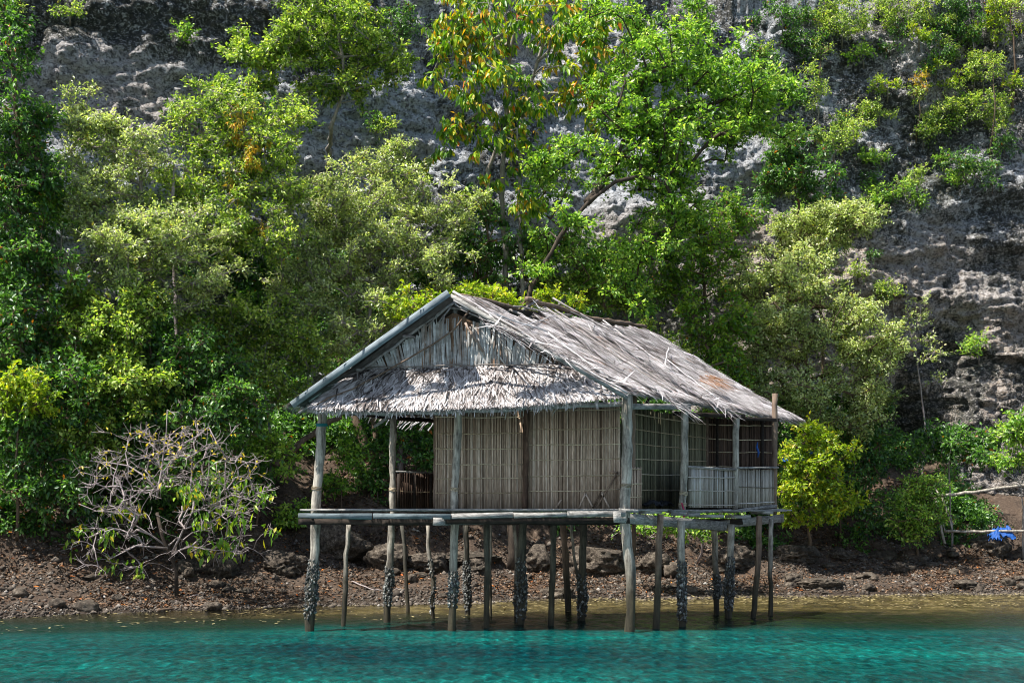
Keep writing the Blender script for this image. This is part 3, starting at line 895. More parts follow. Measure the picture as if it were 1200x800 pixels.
# plants holding on to the cliff face, upper right and left
CP = [  # px, py, rx, ry, n, style, label
    (915, 20, 34, 16, 9, "dark", "dark shrub on the cliff, at the top edge right of the leaning tree"),
    (985, 22, 46, 24, 22, "small", "wide green shrub on the cliff under the top edge, left of the dark gully"),
    (1060, 14, 40, 16, 14, "small", "shrub hanging from the cliff's top edge above the pale patch"),
    (1075, 38, 12, 14, 5, "yellow", "small yellow tree on the pale cliff patch near the top"),
    (1120, 16, 30, 20, 14, "dark", "dark shrub in the shaded gully at the top of the cliff"),
    (1165, 22, 30, 26, 16, "yellow", "olive tree on the cliff top beside the tall thin trunk"),
    (1150, 80, 26, 22, 10, "small", "thin green shrub on the cliff left of the tall thin trunk"),
    (1105, 88, 20, 20, 6, "yellow", "straggly yellow tuft on the pale cliff below the gully"),
    (1080, 95, 13, 13, 5, "vine", "orange yellow bush on the cliff below the pale patch"),
    (1010, 68, 14, 8, 4, "bright", "small flat bright shrub above the bare grey cliff hollow"),
    (1038, 100, 16, 12, 5, "yellow", "sparse yellowish shrub on the cliff left of the orange one"),
    (1028, 128, 18, 14, 8, "small", "green shrub on the cliff under the sparse yellowish one"),
    (1120, 120, 26, 26, 12, "small", "twiggy shrub on the cliff halfway down under the yellow tuft"),
    (1165, 130, 24, 30, 12, "small", "tall thin shrub on the cliff near the right edge, mid height"),
    (1190, 95, 10, 14, 4, "yellow", "yellow green tuft at the right edge of the cliff, upper half"),
    (1175, 165, 16, 12, 5, "dark", "dark tuft on the cliff near the right edge, lowest of that cluster"),
    (940, 50, 26, 18, 8, "dark", "shaded shrub on the cliff left of the curved yellow stem"),
    (905, 75, 22, 16, 6, "dark", "dim shrub on the cliff just right of the leaning tree's crown"),
    (955, 105, 14, 30, 6, "small", "upright narrow shrub on the cliff beside a thin brown trunk"),
    (1030, 185, 20, 8, 5, "bright", "small flat green shrub on the cliff above the pink brown rock"),
    (1045, 222, 18, 8, 4, "bright", "small green plant with a white root on the pink brown cliff"),
    (1070, 210, 12, 12, 4, "small", "little upright shrub with a long white root on the cliff"),
    (1080, 150, 20, 16, 6, "small", "loose shrub on the cliff between two thin trunks"),
    (1140, 45, 22, 14, 6, "dark", "small dark shrub on the pale cliff just under the gully"),
    (1145, 410, 18, 14, 5, "bright", "single green plant growing in the dark rock by the cave"),
    (1045, 345, 22, 18, 6, "small", "loose green shrub on the ledge right of the large bush"),
    (1000, 150, 16, 12, 5, "small", "little shrub on the bare grey cliff right of the deep green bush"),
    (470, 20, 24, 22, 8, "dark", "dark shrub on the cliff right of the ledge tree"),
    (455, 150, 14, 10, 3, "small", "small shrub on the pale cliff ledge above the broad grey green bush"),
    (15, 10, 22, 14, 4, "small", "small shrub on the dark cliff in the top left corner"),
    (70, 255, 26, 34, 12, "dark", "dark creeper bush on the cliff foot between the two left trees"),
    (80, 15, 20, 8, 3, "small", "thin shrub under the dark brow of the cliff at the top left"),
    (230, 240, 26, 20, 8, "dark", "dark ivy patch on the cliff behind the yellowish airy tree"),
    (775, 280, 22, 26, 6, "small", "shrub on the grey cliff right of the leaning trunk"),
    (870, 245, 40, 18, 11, "dark", "dark shrub on the cliff under the right end of the leaning tree's crown"),
    (1095, 60, 16, 22, 7, "dark", "dark shrub in the crack beside the pale cliff patch"),
    (975, 165, 26, 20, 9, "small", "shrub on the grey cliff just right of the deep green bush"),
    (1130, 190, 22, 16, 7, "dark", "low dark shrub on the cliff under the tall thin shrub"),
    (470, 210, 20, 10, 5, "dark", "dark shrub in the hollow of the pale cliff above the broad grey green bush"),
    (690, 330, 24, 14, 6, "dark", "dark shrub at the foot of the leaning trunk's right side"),
]
for (px, py, rx, ry, n, st, lab) in CP:
    b = on_cliff(px + 2, py + ry * 1.3)
    Y = b[1] - .5
    nm = "ivy_patch" if "ivy" in lab else ("cliff_shrub" if "tree" not in lab.split(" on ")[0] else "small_tree")
    plant(nm, lab, "shrub" if nm != "small_tree" else "tree", st, [[b, P(px + 2, py + ry * .4, Y), P(px, py, Y)]], [(px, py, rx * 1.1, ry * 1.1, Y - .1, int(n * 1.0))],
          tr=.035, bark="pale", group="plants rooted on the cliff face", lscale=.85, rtip=.009, depth=.5, hole=.2)
rt = np.random.default_rng(404)
k = 0
while k < 46:
    px, py = (rt.uniform(850, 1195), rt.uniform(15, 330)) if k < 38 else (rt.uniform(30, 560), rt.uniform(10, 190))
    if vnoise(np.array([[px * .02, py * .02, 0]]), 5)[0] < .42: continue
    b = on_cliff(px, py + 6)
    s_ = rt.uniform(5, 15)
    plant("cliff_tuft", "tiny green tuft growing out of a crack high in the bare cliff", "plant", ["dark", "small", "dark", "bright"][k % 4],
          [[b, P(px, py, b[1] - .35)]], [(px, py, s_, s_ * rt.uniform(.5, 1.1), b[1] - .4, int(2 + s_ * .35))], tr=.02, group="tufts in the cliff cracks", lscale=.75, rtip=.007, depth=.4, hole=0, dens=.6, seed=500 + k)
    k += 1
# thin trunks standing against the cliff
for (x0, y0, x1, y1, rr, lab, brk) in (
        (1186, 130, 1184, 10, .06, "tall thin reddish trunk standing against the cliff near the right edge", "brown"),
        (1160, 185, 1163, 75, .035, "thin straight trunk on the cliff left of the tall reddish one", "brown"),
        (1140, 105, 1138, 40, .035, "thin pale trunk on the cliff below the small dark shrub", "pale"),
        (955, 115, 962, 55, .05, "thin brown stem with a fork on the cliff right of the leaning tree", "brown"),
        (1073, 165, 1075, 105, .03, "thin stem under the orange yellow bush on the cliff", "brown"),
        (909, 225, 909, 165, .035, "pale straight stem hanging below the leaning tree's right side", "pale")):
    a = on_cliff(x0, y0)
    top = P(x1, y1, a[1] - .5)
    plant("thin_tree", lab, "tree", "small", [[a, (a + top) / 2 + [.05, -.3, 0], top]], [(x1, y1, 12, 9, a[1] - .6, 3)], tr=rr, bark=brk, group="thin trunks against the cliff", lscale=.8, dens=.6)

# the bare crooked tree on the beach, left
rb = np.random.default_rng(5)
base = G(207, 38.0)
root = empty("bare_tree", base, "crooked bare branching tree on the left beach with few drooping leaves", "tree")
TR = [base - [0, 0, .1], P(206, 668, 38), P(200, 650, 37.9), P(190, 630, 37.8), P(184, 600, 37.8)]
cl_pts = []
for i in range(330):
    a = rb.uniform(-.15, math.pi + .15)
    rr_ = rb.uniform(.12, 1.0) ** .62
    px = 200 + math.cos(a) * 118 * rr_ * rb.uniform(.85, 1.05)
    py = 600 - math.sin(a) * 118 * rr_ * rb.uniform(.8, 1.08)
    if a < 0 or a > math.pi or rb.random() < .25: py = rb.uniform(600, 668) if px < 200 else rb.uniform(598, 650)
    cl_pts.append(P(px, py, 37.8 + rb.uniform(-1.3, 1.3)))
C = np.array(cl_pts)
NA, par, n_tr, ends = grow([TR, [P(196, 642, 37.8), P(160, 640, 37.3), P(128, 655, 37)], [P(183, 585, 37.8), P(192, 530, 37.8), P(196, 480, 37.8)],
                            [P(190, 560, 37.8), P(215, 520, 37.6), P(245, 500, 37.4), P(268, 540, 37.3)], [P(185, 575, 37.8), P(150, 545, 37.9), P(105, 540, 38)],
                            [P(200, 650, 37.9), P(225, 600, 37.5), P(270, 580, 37.3), P(305, 590, 37.2)], [P(200, 650, 37.9), P(225, 640, 37.4), P(262, 645, 37.2)], [P(196, 640, 37.9), P(140, 600, 37.6), P(92, 590, 37.6)]], C, rb, crook=.34, step=.17)
cnt = np.zeros(len(NA)); cnt[ends] += 1
for i in range(len(NA) - 1, 0, -1):
    if par[i] >= 0: cnt[par[i]] += cnt[i]
rad = .0085 * np.maximum(cnt, 1) ** .40
nt_ = 0
i0 = 0
lim = [.06, .036, .034, .034, .032, .03, .028, .03]
segs = []
for T in range(8):
    e = i0 + 1
    while e < n_tr and par[e] != -1: e += 1
    rad[i0:e] = np.linspace(lim[T], lim[T] * (.7 if T == 0 else .35), e - i0)
    segs.append((i0, e))
    i0 = e
mb = MB()
mb.tube(NA[segs[0][0]:segs[0][1]], rad[segs[0][0]:segs[0][1]], 8, .1)
mb.build("trunk", BARK["dark"], root, smooth_=True)
mb = MB()
for (a, b) in segs[1:]: mb.tube(NA[a:b], rad[a:b], 6, .08)
idx = np.array([i for i in range(n_tr, len(NA))])
V, F = frustums(NA[par[idx]], NA[idx], np.minimum(rad[par[idx]], rad[idx] * 1.5), rad[idx], 5)
mb.add(V, F, .5)
# forked twiglets at every tip
E = NA[ends]
dr = norm(E - NA[par[np.array(ends)]])
for k in range(3):
    d2 = norm(dr + rb.normal(size=dr.shape) * .7)
    T1 = E + d2 * .22
    V, F = frustums(E, T1, np.full(len(E), .010), np.full(len(E), .007), 4)
    mb.add(V, F, .5)
    V, F = frustums(T1, T1 + norm(d2 + rb.normal(size=dr.shape) * .6) * .14, np.full(len(E), .007), np.full(len(E), .004), 4)
    mb.add(V, F, .5)
mb.build("branches", BARK["mauve"], root)
sel = E[(rb.random(len(E)) < .24) & ((E[:, 2] < P(0, 555, 37.8)[2]) & ((E[:, 0] > P(200, 0, 37.8)[0]) | (E[:, 2] < P(0, 590, 37.8)[2])))]
nn = 13
p = np.repeat(sel, nn, 0) + rb.normal(size=(len(sel) * nn, 3)) * .12
d = norm(rb.normal(size=p.shape) * .45 + [0, 0, -1])
V, F = leaf_mesh(p, d, norm(rb.normal(size=p.shape) * .5 + [0, -.7, .5]), .24 * (.6 + .6 * rb.random(len(p))), .085, .2, .1)
r1 = np.repeat(np.clip(.45 + rb.normal(size=len(p)) * .22, 0, .93), 2)
up = E[E[:, 2] > P(0, 560, 37.8)[2]]
up = up[rb.random(len(up)) < .7]
p2 = np.repeat(up, 2, 0) + rb.normal(size=(len(up) * 2, 3)) * .05
V2, F2 = leaf_mesh(p2, norm(rb.normal(size=p2.shape) + [0, 0, -.2]), norm(rb.normal(size=p2.shape) * .4 + [0, -.4, 1]), .12, .06, .2, .1)
mk("crown", np.concatenate([V, V2]), np.concatenate([F, F2 + len(V)]), LEAF["droop"], root, np.concatenate([r1, np.full(len(F2), .88)]))

# ------------------------------------------------------------------ ground cover, litter, pebbles, stones
rs = np.random.default_rng(77)


def scatter(n, fx, fd, dens=None):
    X = rs.uniform(*fx, n)
    d = rs.uniform(*fd, n)
    Y = shore(X) + d
    k = np.ones(n, bool) if dens is None else rs.random(n) < dens(X, Y, d)
    return X[k], Y[k], d[k]


# litter
X, Y, d = scatter(85000, (-17, 18), (.3, 11), lambda X, Y, d: .15 + .85 * smooth(fbm(col(X, Y, 0 * X) * .6, 3, 8), -.3, .3))
Z = ground_z(X, Y) + .015
c = col(X, Y, Z)
V, F = leaf_mesh(c, norm(rs.normal(size=c.shape) * [1, 1, .25]), norm(rs.normal(size=c.shape) * .3 + [0, -.2, 1]), rs.uniform(.07, .19, len(c)), rs.uniform(.03, .07, len(c)), .3, .1)
lit_r = np.clip(rs.beta(2, 2, len(c)) * .95, 0, .96)
lit_r = np.where(rs.random(len(c)) > .978, rs.uniform(.97, 1, len(c)), lit_r)
tag(mk("leaf_litter", V, F, M_LITTER, None, np.repeat(lit_r, 2)), "dead brown and orange leaves scattered over beach and slope", "leaf litter", kind="stuff")

# pebbles: squashed octahedra
X, Y, d = scatter(60000, (-17, 18), (-.6, 7), lambda X, Y, d: (.2 + .8 * smooth(fbm(col(X, Y, 0 * X) * .8, 3, 18), -.3, .3)) * (1 - .6 * smooth(d, 4, 7)))
c = col(X, Y, ground_z(X, Y) + .008)
s = np.exp(rs.normal(size=len(X)) * .5) * .032
oct_ = np.array([[1, 0, 0], [0, 1, 0], [-1, 0, 0], [0, -1, 0], [0, 0, 1], [0, 0, -1]])
A = oct_[None] * s[:, None, None] * rs.uniform(.6, 1.3, (len(s), 6, 1)) * np.array([1, 1, .7])
th = rs.random(len(s)) * 6.28
ct, st_ = np.cos(th)[:, None], np.sin(th)[:, None]
A = np.stack([A[..., 0] * ct - A[..., 1] * st_, A[..., 0] * st_ + A[..., 1] * ct, A[..., 2]], -1) + c[:, None]
f = np.array([[0, 1, 4], [1, 2, 4], [2, 3, 4], [3, 0, 4], [1, 0, 5], [2, 1, 5], [3, 2, 5], [0, 3, 5]])
F = (np.arange(len(s))[:, None, None] * 6 + f[None]).reshape(-1, 3)
tag(mk("pebbles", A.reshape(-1, 3), F, M_PEB, None, np.repeat(rs.beta(1.6, 2, len(s)), 8)), "grey and brown pebbles and coral bits covering the beach", "pebbles", kind="stuff")

# ground cover on the slope
X, Y, d = scatter(9000, (-17, 17), (5.5, 13), lambda X, Y, d: smooth(fbm(col(X, Y, 0 * X) * .5, 3, 28) + .35 * smooth(-X, 4, 10) + .05 * d - .35, -.05, .25))
Cg = col(X, Y, ground_z(X, Y) + rs.uniform(.1, .9, len(X)) * smooth(d, 5.5, 8))
keep = ~((X > -7.2) & (X < -1.5) & (d < 10))
Cg = Cg[keep]
V, F, r, tw = make_leaves(Cg, "dark", rs, .28)
tag(mk("ground_cover", V, F, LEAF["dark"], None, r), "dark green seedlings and creepers covering the slope under the trees", "undergrowth", kind="stuff")
# creepers on the cliff foot
n = 5200
X = rs.uniform(-17, 14, n)
Zc = rs.uniform(3.0, 13.5, n)
k = fbm(col(X, Zc, 0 * X) * .35, 3, 38) + .35 * smooth(-X, 0, 9) - .05 * (Zc - 4) > -.02
k &= ~((X > -8) & (X < -2) & (Zc < 6))
X, Zc = X[k], Zc[k]
Cc = col(X, cliff_y(X, Zc) - .25, Zc)
V, F, r, tw = make_leaves(Cc, "dark", rs, .5)
tag(mk("creepers", V, F, LEAF["dark"], None, r), "dark creepers matting the foot of the cliff behind the bushes", "creepers", kind="stuff")


def rock(name, center, size, label, seed, group=None, flat=.7, mat=None, sub=4, rough=.35):
    import bmesh
    bm = bmesh.new()
    bmesh.ops.create_icosphere(bm, subdivisions=sub, radius=1.0)
    v = np.array([x.co[:] for x in bm.verts])
    F = np.array([[q.index for q in f_.verts] for f_ in bm.faces])
    bm.free()
    n1 = fbm(v * 1.3 + seed * 3.7, 4, seed)
    n2 = np.abs(fbm(v * 3.1 + seed * 1.7, 3, seed + 9))
    n3 = np.abs(fbm(v * 7 + seed, 4, seed + 19, .65))
    v = v * (1 + rough * 1.5 * n1 - rough * 1.2 * n2 - .42 * rough * n3)[:, None]
    # flat-faced breaks
    for k in range(4):
        nn_ = norm(np.random.default_rng(seed * 7 + k).normal(size=3))
        dd = v @ nn_
        v = v - np.outer(np.maximum(0, dd - .72), nn_) * .8
    v = v * np.array([size[0], size[1], size[2]])
    c = np.asarray(center, float)
    o = mk(name, v + c, F, mat or M_BOULD, None, None, origin=c - [0, 0, size[2] * .5], smooth_=False)
    return tag(o, label, "rock", group)


ROCKS = [  # px, py, rpx, rpy, Y, label
    (258, 645, 32, 24, 40.5, "knobbly boulder between the bare tree's foot and the hut's left corner post"),
    (330, 655, 30, 22, 41.0, "rounded dark boulder on the bank just left of the corner post"),
    (400, 640, 40, 28, 43.2, "large pale grey rock behind the first short stilt"),
    (452, 650, 30, 22, 42.8, "dark undercut rock behind the second veranda post"),
    (500, 655, 32, 20, 43.4, "sloping brown rock behind the thin crooked stilt"),
    (545, 622, 42, 9, 44.2, "flat slab of rock high under the front deck"),
    (556, 655, 24, 15, 43.2, "brown rock behind the cluster of stilts at mid deck"),
    (630, 640, 22, 26, 44.5, "upright tan rock beneath the front wall"),
    (700, 640, 40, 26, 44.6, "big tan layered rock beneath the wall's right end"),
    (765, 650, 26, 20, 44.8, "dark hollow rock behind the square-cut right stilts"),
    (855, 640, 34, 20, 46.5, "dark bank rock behind the mussel-covered right stilts"),
    (935, 635, 34, 16, 47.3, "broken brown rock under the bright yellow green bush"),
    (985, 640, 20, 9, 47.6, "long low rock right of the yellow green bush"),
    (1055, 632, 22, 9, 47.4, "grey rock at the foot of the dense round bush"),
    (1160, 610, 26, 20, 50.0, "grey boulder behind the thin pole rail"),
    (930, 672, 16, 9, 44.6, "grey rounded stone on the beach right of the last stilt"),
    (960, 682, 34, 9, 44.0, "low dark rock lump at the waterline right of the hut"),
    (1132, 680, 20, 8, 44.8, "dark flat rock near the water on the right beach"),
    (1182, 676, 10, 7, 45.0, "small dark rock at the right edge of the beach"),
    (1150, 688, 9, 5, 44.6, "tan stone between the two dark rocks on the right beach"),
    (285, 690, 12, 5, 38.6, "small flat stone on the beach below the knobbly boulder"),
    (138, 690, 11, 6, 36.9, "dark small stone on the left beach under the bare branches"),
    (215, 655, 14, 8, 39.8, "low stone beside the bare tree's foot"),
    (655, 690, 20, 8, 41.6, "dark low rock by the water beneath the middle of the deck"),
    (780, 690, 22, 7, 43.2, "wet dark rock by the water under the veranda"),
]
for k, (px, py, rx, ry, Y, lab) in enumerate(ROCKS):
    c = P(px, py, Y)
    sc = Y / F_PX
    c[2] = min(c[2], gz(c[0], c[1] - rx * sc * .3) + ry * sc * .45)
    rock("boulder" if rx > 18 else "stone", c, (rx * sc * .92, max(rx, ry) * sc * .8, ry * sc * (.95 if rx > 18 else 1.1)), lab, 100 + k, "rocks along the bank", sub=5 if rx > 18 else 4)
# loose stones on the beach
proto_st = []
for k in range(4):
    proto_st.append(rock("beach_stone", (0, 0, 0), (.16, .13, .09), "small dark loose stone lying on the beach", 300 + k, "loose stones on the beach", sub=3))
X, Y, d = scatter(110, (-14, 17), (.15, 6.5))
for k in range(len(X)):
    src = proto_st[k % 4]
    o = src if k < 4 else src.copy()
    if k >= 4: COL.objects.link(o)
    s_ = float(np.exp(rs.normal() * .45))
    o.location = (X[k], Y[k], gz(X[k], Y[k]) - .01)
    o.rotation_euler = (0, 0, rs.random() * 6.28)
    o.scale = (s_ * rs.uniform(.8, 1.5), s_, s_ * rs.uniform(.6, 1.2))

# driftwood
for (pts, r_, lab) in (([(185, 712, 36.2), (215, 705, 36.8), (262, 703, 37.4), (300, 700, 38)], .035, "long fallen branch lying on the left beach by the water"),
                       ([(240, 690, 38.4), (200, 706, 37.2), (228, 712, 36.8)], .02, "short forked grey stick on the left beach"),
                       ([(412, 680, 41), (440, 690, 40.4), (470, 683, 40.8)], .022, "bleached stick on the beach behind the short stilt"),
                       ([(320, 545, 44), (350, 520, 44.6), (392, 490, 45.2), (400, 478, 45.3)], .12, "thick fallen trunk lying up the slope left of the corner post")):
    pp = np.array([P(*q) for q in pts])
    if pts[0][1] > 600:
        for q in pp: q[2] = gz(q[0], q[1]) + r_ * .8
    t = np.linspace(0, len(pp) - 1, 14)
    line = np.stack([np.interp(t, np.arange(len(pp)), pp[:, i]) for i in range(3)], 1) + rs.normal(size=(14, 3)) * r_ * .4
    o = MB().tube(line, np.linspace(r_, r_ * .5, 14), 7, .15).build("driftwood" if r_ < .1 else "fallen_trunk", BARK["mauve" if r_ < .03 else "brown"], origin=line[0], smooth_=True)
    tag(o, lab, "driftwood" if r_ < .1 else "log")

# leaves and foam specks afloat in the shallows
n = 4500
X = rs.uniform(-15, 18, n)
Y = shore(X) - .1 - 6.0 * rs.random(n) ** 1.4
k = rs.random(n) < .15 + .85 * smooth(X, -3, 3)
X, Y = X[k], Y[k]
c = col(X, Y, np.full(len(X), .022))
V, F = leaf_mesh(c, norm(rs.normal(size=c.shape) * [1, .5, .03]), np.tile([0, 0, 1.0], (len(c), 1)), rs.uniform(.05, .2, len(c)), .06, .05, 0)
tag(mk("floating_leaves", V, F, M_FLOAT), "pale fallen leaves floating on the shallow water by the shore", "floating leaves", kind="stuff")

# ------------------------------------------------------------------ the hut
rh = np.random.default_rng(2024)
RNG = rh
hut = empty("stilt_hut", (0.3, 32.5, -.5), "weathered thatched hut on crooked wooden stilts standing over the turquoise shallows", "hut")


def wl(y): return CAMZ * F_PX / (y - HOR)


def add_crust(par, axis_pts, z0, z1, rad, n):
    """mussels and barnacles round a stilt between two heights"""
    ax = axis_pts[np.argsort(axis_pts[:, 2])]
    z = z0 + (z1 - z0) * rh.beta(1.6, 1.6, n)
    x, y = np.interp(z, ax[:, 2], ax[:, 0]), np.interp(z, ax[:, 2], ax[:, 1])
    th = rh.random(n) * 6.28
    rr = rad * (1 + .35 * rh.random(n) * (1 - np.abs((z - z0) / (z1 - z0) * 2 - 1) ** 2))
    c = col(x + np.cos(th) * rr, y + np.sin(th) * rr, z)
    s = rh.uniform(.014, .036, n)
    o = np.array([[1, 0, 0], [0, 1, 0], [-1, 0, 0], [0, -1, 0], [0, 0, 1.4], [0, 0, -1.4]])
    A = o[None] * s[:, None, None] * rh.uniform(.5, 1.4, (n, 6, 1)) + c[:, None]
    f = np.array([[0, 1, 4], [1, 2, 4], [2, 3, 4], [3, 0, 4], [1, 0, 5], [2, 1, 5], [3, 2, 5], [0, 3, 5]])
    F = (np.arange(n)[:, None, None] * 6 + f[None]).reshape(-1, 3)
    mk("barnacle_crust", A.reshape(-1, 3), F, M_SHELL, par, np.repeat(rh.beta(1.2, 1.5, n), 8))


def stilt(name, pts, Y, r, mat, crust=None, wob=.09, lash=None):
    """pts: photo pixels from the top down; the last is where it meets the water"""
    W = [P(x, y, Y) for x, y in pts]
    r = r * .92
    last = W[-1] + (W[-1] - W[-2]) / max(np.linalg.norm(W[-1] - W[-2]), .01) * .1
    last[2] = ground_z(np.array([last[0]]), np.array([last[1]]))[0] - .25 if name == "stilt" or pts[-1][1] > 650 else W[-1][2]
    L = []
    for a, b in zip(W[:-1], W[1:]):
        k = max(2, int(np.linalg.norm(b - a) / .22))
        for j in range(k): L.append(a + (b - a) * j / k)
    L.append(W[-1])
    if pts[-1][1] > 650: L.append(last)
    L = np.array(L)
    L[1:-1] += rh.normal(size=L[1:-1].shape) * .008
    n = len(L)
    rad = r * (1 + .10 * fbm(col(L[:, 2] * 2.2, L[:, 0] * 3, 0 * L[:, 0]), 2, int(pts[0][0])) + .04 * rh.normal(size=n))
    o = MB().tube(L, rad, 12, wob).build(name, mat, hut, smooth_=True)
    if crust: add_crust(o, L, CAMZ + (HOR - crust[1]) * Y / F_PX, CAMZ + (HOR - crust[0]) * Y / F_PX, r * 1.05, crust[2])
    if lash:
        for yl in lash:
            z = CAMZ + (HOR - yl) * Y / F_PX
            i = int(np.argmin(np.abs(L[:, 2] - z)))
            m = MB()
            for q in range(3):
                a = np.linspace(0, 2 * np.pi, 13)
                ring = L[i] + col(np.cos(a) * r * 1.12, np.sin(a) * r * 1.12, (q - 1) * .028 + .01 * np.sin(a * 2))
                m.tube(ring, .008, 5)
            m.build("lashing", M_BATTEN, o)
    return L


# full-height posts of the front row and the left side
stilt("post", [(378, 481), (374, 545), (370, 600), (368, 660), (362, 738)], 30.3, .105, M_POST, (655, 725, 420), lash=[571, 577])
stilt("post", [(461, 488), (460, 560), (460, 600), (457, 655), (453, 728)], 32.6, .082, M_POST, (658, 712, 320), lash=[575])
stilt("post", [(537, 474), (534, 560), (532, 600), (532, 660), (530, 739)], 30.3, .085, M_POST, (668, 712, 260), lash=[577])
A_D = stilt("post", [(735, 461), (735, 540), (732, 598), (734, 640), (739, 665), (739, 700), (738, 740)], 30.05, .112, M_POST, lash=[567, 573])
# short stilts under the deck: top, foot, radius, crust
for pts, yb, r, mt, cr in (
        ([(409, 612), (406, 650)], (402, 733), .055, M_POST, None),
        ([(501, 612), (503, 650), (507, 680)], (507, 724), .05, M_POST, (650, 720, 90)),
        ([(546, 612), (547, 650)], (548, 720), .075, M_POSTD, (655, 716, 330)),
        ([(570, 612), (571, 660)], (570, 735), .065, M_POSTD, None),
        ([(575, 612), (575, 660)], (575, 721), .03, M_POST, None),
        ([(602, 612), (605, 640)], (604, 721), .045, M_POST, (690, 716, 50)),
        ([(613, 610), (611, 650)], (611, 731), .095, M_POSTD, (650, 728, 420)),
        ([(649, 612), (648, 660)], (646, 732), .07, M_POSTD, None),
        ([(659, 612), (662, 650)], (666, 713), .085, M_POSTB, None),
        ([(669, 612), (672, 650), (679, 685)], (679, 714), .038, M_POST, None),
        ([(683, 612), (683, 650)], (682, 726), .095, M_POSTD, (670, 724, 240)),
        ([(743, 606), (742, 660)], (742, 716), .06, M_POSTB, None),
        ([(774, 602), (772, 650)], (769, 736), .078, M_POSTB, None),
        ([(798, 610), (798, 650)], (800, 733), .085, M_POST, (655, 728, 460)),
        ([(837, 612), (838, 660), (841, 690)], (840, 720), .075, M_POST, (672, 702, 260)),
        ([(857, 614), (856, 660)], (853, 723), .09, M_POST, (650, 718, 460)),
        ([(890, 604), (889, 650)], (883, 723), .07, M_POSTB, None),
        ([(904, 608), (903, 650)], (903, 720), .062, M_POST, None),
        ([(470, 612), (474, 640)], (478, 712), .05, M_POSTD, None)):
    stilt("stilt", pts + [yb], min(wl(yb[1]), 36.2), r, mt, cr)
# posts of the upper storey standing on the deck
for pts, Y, r, mt, ls in (([(803, 473), (802, 540), (799, 603)], 31.95, .088, M_POST, [578, 588]), ([(863, 486), (861, 600)], 34.3, .08, M_POST, None),
                          ([(908, 461), (908, 500), (907, 602)], 35.75, .078, M_POSTB, None), ([(617, 474), (616, 540), (615, 599)], 30.93, .066, M_POSTDB, None),
                          ([(742, 462), (741, 590)], 31.2, .055, M_POSTB, None), ([(510, 484), (510, 599)], 31.15, .04, M_POSTB, None),
                          ([(828, 488), (828, 597)], 35.25, .055, M_POSTB, None), ([(600, 492), (600, 598)], 35.3, .06, M_POSTB, None)):
    stilt("post", pts, Y, r, mt, None, lash=ls)

# deck
FL, FR = np.array([-4.36, 29.9]), np.array([2.32, 29.9])
RR, RL = np.array([6.78, 35.95]), np.array([-0.1, 35.95])
planks = MB()
nrow = 40
for i in range(nrow):
    t0 = (i + .5) / nrow
    a = FL + (RL - FL) * t0
    b = FR + (RR - FR) * t0
    e0, e1 = rh.uniform(-.04, .06), rh.uniform(-.02, .16)
    zz = 2.50 + rh.normal() * .006
    bend = -.06 * math.sin(math.pi * t0)
    mid = a + (b - a) * rh.uniform(.35, .65)
    for (q0, q1) in (((a[0] - e0, a[1]), (mid[0] - .006, a[1])), ((mid[0] + .006, a[1]), (b[0] + e1, b[1]))):
        planks.box([q0[0], q0[1], zz + rh.normal() * .003], [q1[0], q1[1], zz + bend * .3 + rh.normal() * .006], .138, .034, jit=.003)
planks.build("deck_planks", M_BEAM, hut)


def beam(name, pts, w, h, mat, n=8, jit=.006, r=None):
    W = np.array([P(*q) for q in pts])
    m = MB()
    for a, b in zip(W[:-1], W[1:]): m.box(a, b, w, h, jit=jit, r=r)
    return m.build(name, mat, hut)


for x0, x1, y, hh in ((350, 436, 604.4, .115), (437, 528, 604.8, .10), (529, 601, 604.2, .115), (602, 664, 603.2, .095), (665, 733, 602.6, .11)):
    beam("edge_board", [(x0, y, 29.78), (x1, y + rh.normal() * .5, 29.79)], .04, hh, M_BEAMB if x0 < 500 else M_BEAM, jit=.009)
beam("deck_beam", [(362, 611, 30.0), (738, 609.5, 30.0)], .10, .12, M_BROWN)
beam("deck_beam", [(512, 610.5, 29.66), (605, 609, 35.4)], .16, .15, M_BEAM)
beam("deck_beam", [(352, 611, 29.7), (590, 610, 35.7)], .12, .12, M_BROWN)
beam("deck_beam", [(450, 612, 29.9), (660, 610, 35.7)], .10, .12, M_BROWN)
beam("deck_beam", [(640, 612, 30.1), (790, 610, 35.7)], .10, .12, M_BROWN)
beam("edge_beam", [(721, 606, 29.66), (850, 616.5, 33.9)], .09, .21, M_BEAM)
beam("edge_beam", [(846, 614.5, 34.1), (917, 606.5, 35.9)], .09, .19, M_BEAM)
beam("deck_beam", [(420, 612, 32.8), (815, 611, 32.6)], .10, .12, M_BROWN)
beam("deck_beam", [(505, 611, 34.3), (870, 611, 34.3)], .10, .12, M_BROWN)
for (x0, x1, y, Y) in ((724, 748, 597, 29.95), (748, 775, 600, 30.6), (786, 804, 602, 31.2), (800, 820, 603, 31.8), (820, 848, 604.5, 32.6), (850, 880, 605, 34.0), (880, 906, 600, 34.9), (893, 919, 597, 35.6)):
    beam("plank_end", [(x0, y, Y), (x1, y + rh.normal(), Y)], .12, .07, M_BEAM)

# eave and wall-top poles
def pole(name, pts, r0, r1=None, mat=None, wob=.08, amp=.012, parent=None):
    W = np.array([P(*q) if not isinstance(q, np.ndarray) else q for q in pts])
    s_ = np.concatenate([[0], np.cumsum(np.linalg.norm(np.diff(W, axis=0), axis=1))])
    k = max(4, int(s_[-1] / .25))
    t = np.linspace(0, s_[-1], k)
    L = np.stack([np.interp(t, s_, W[:, i]) for i in range(3)], 1)
    L[1:-1] += rh.normal(size=L[1:-1].shape) * amp
    m = MB().tube(L, np.linspace(r0, r0 if r1 is None else r1, k), 8, wob)
    return m.build(name, mat or M_STICK, parent or hut, smooth_=True)


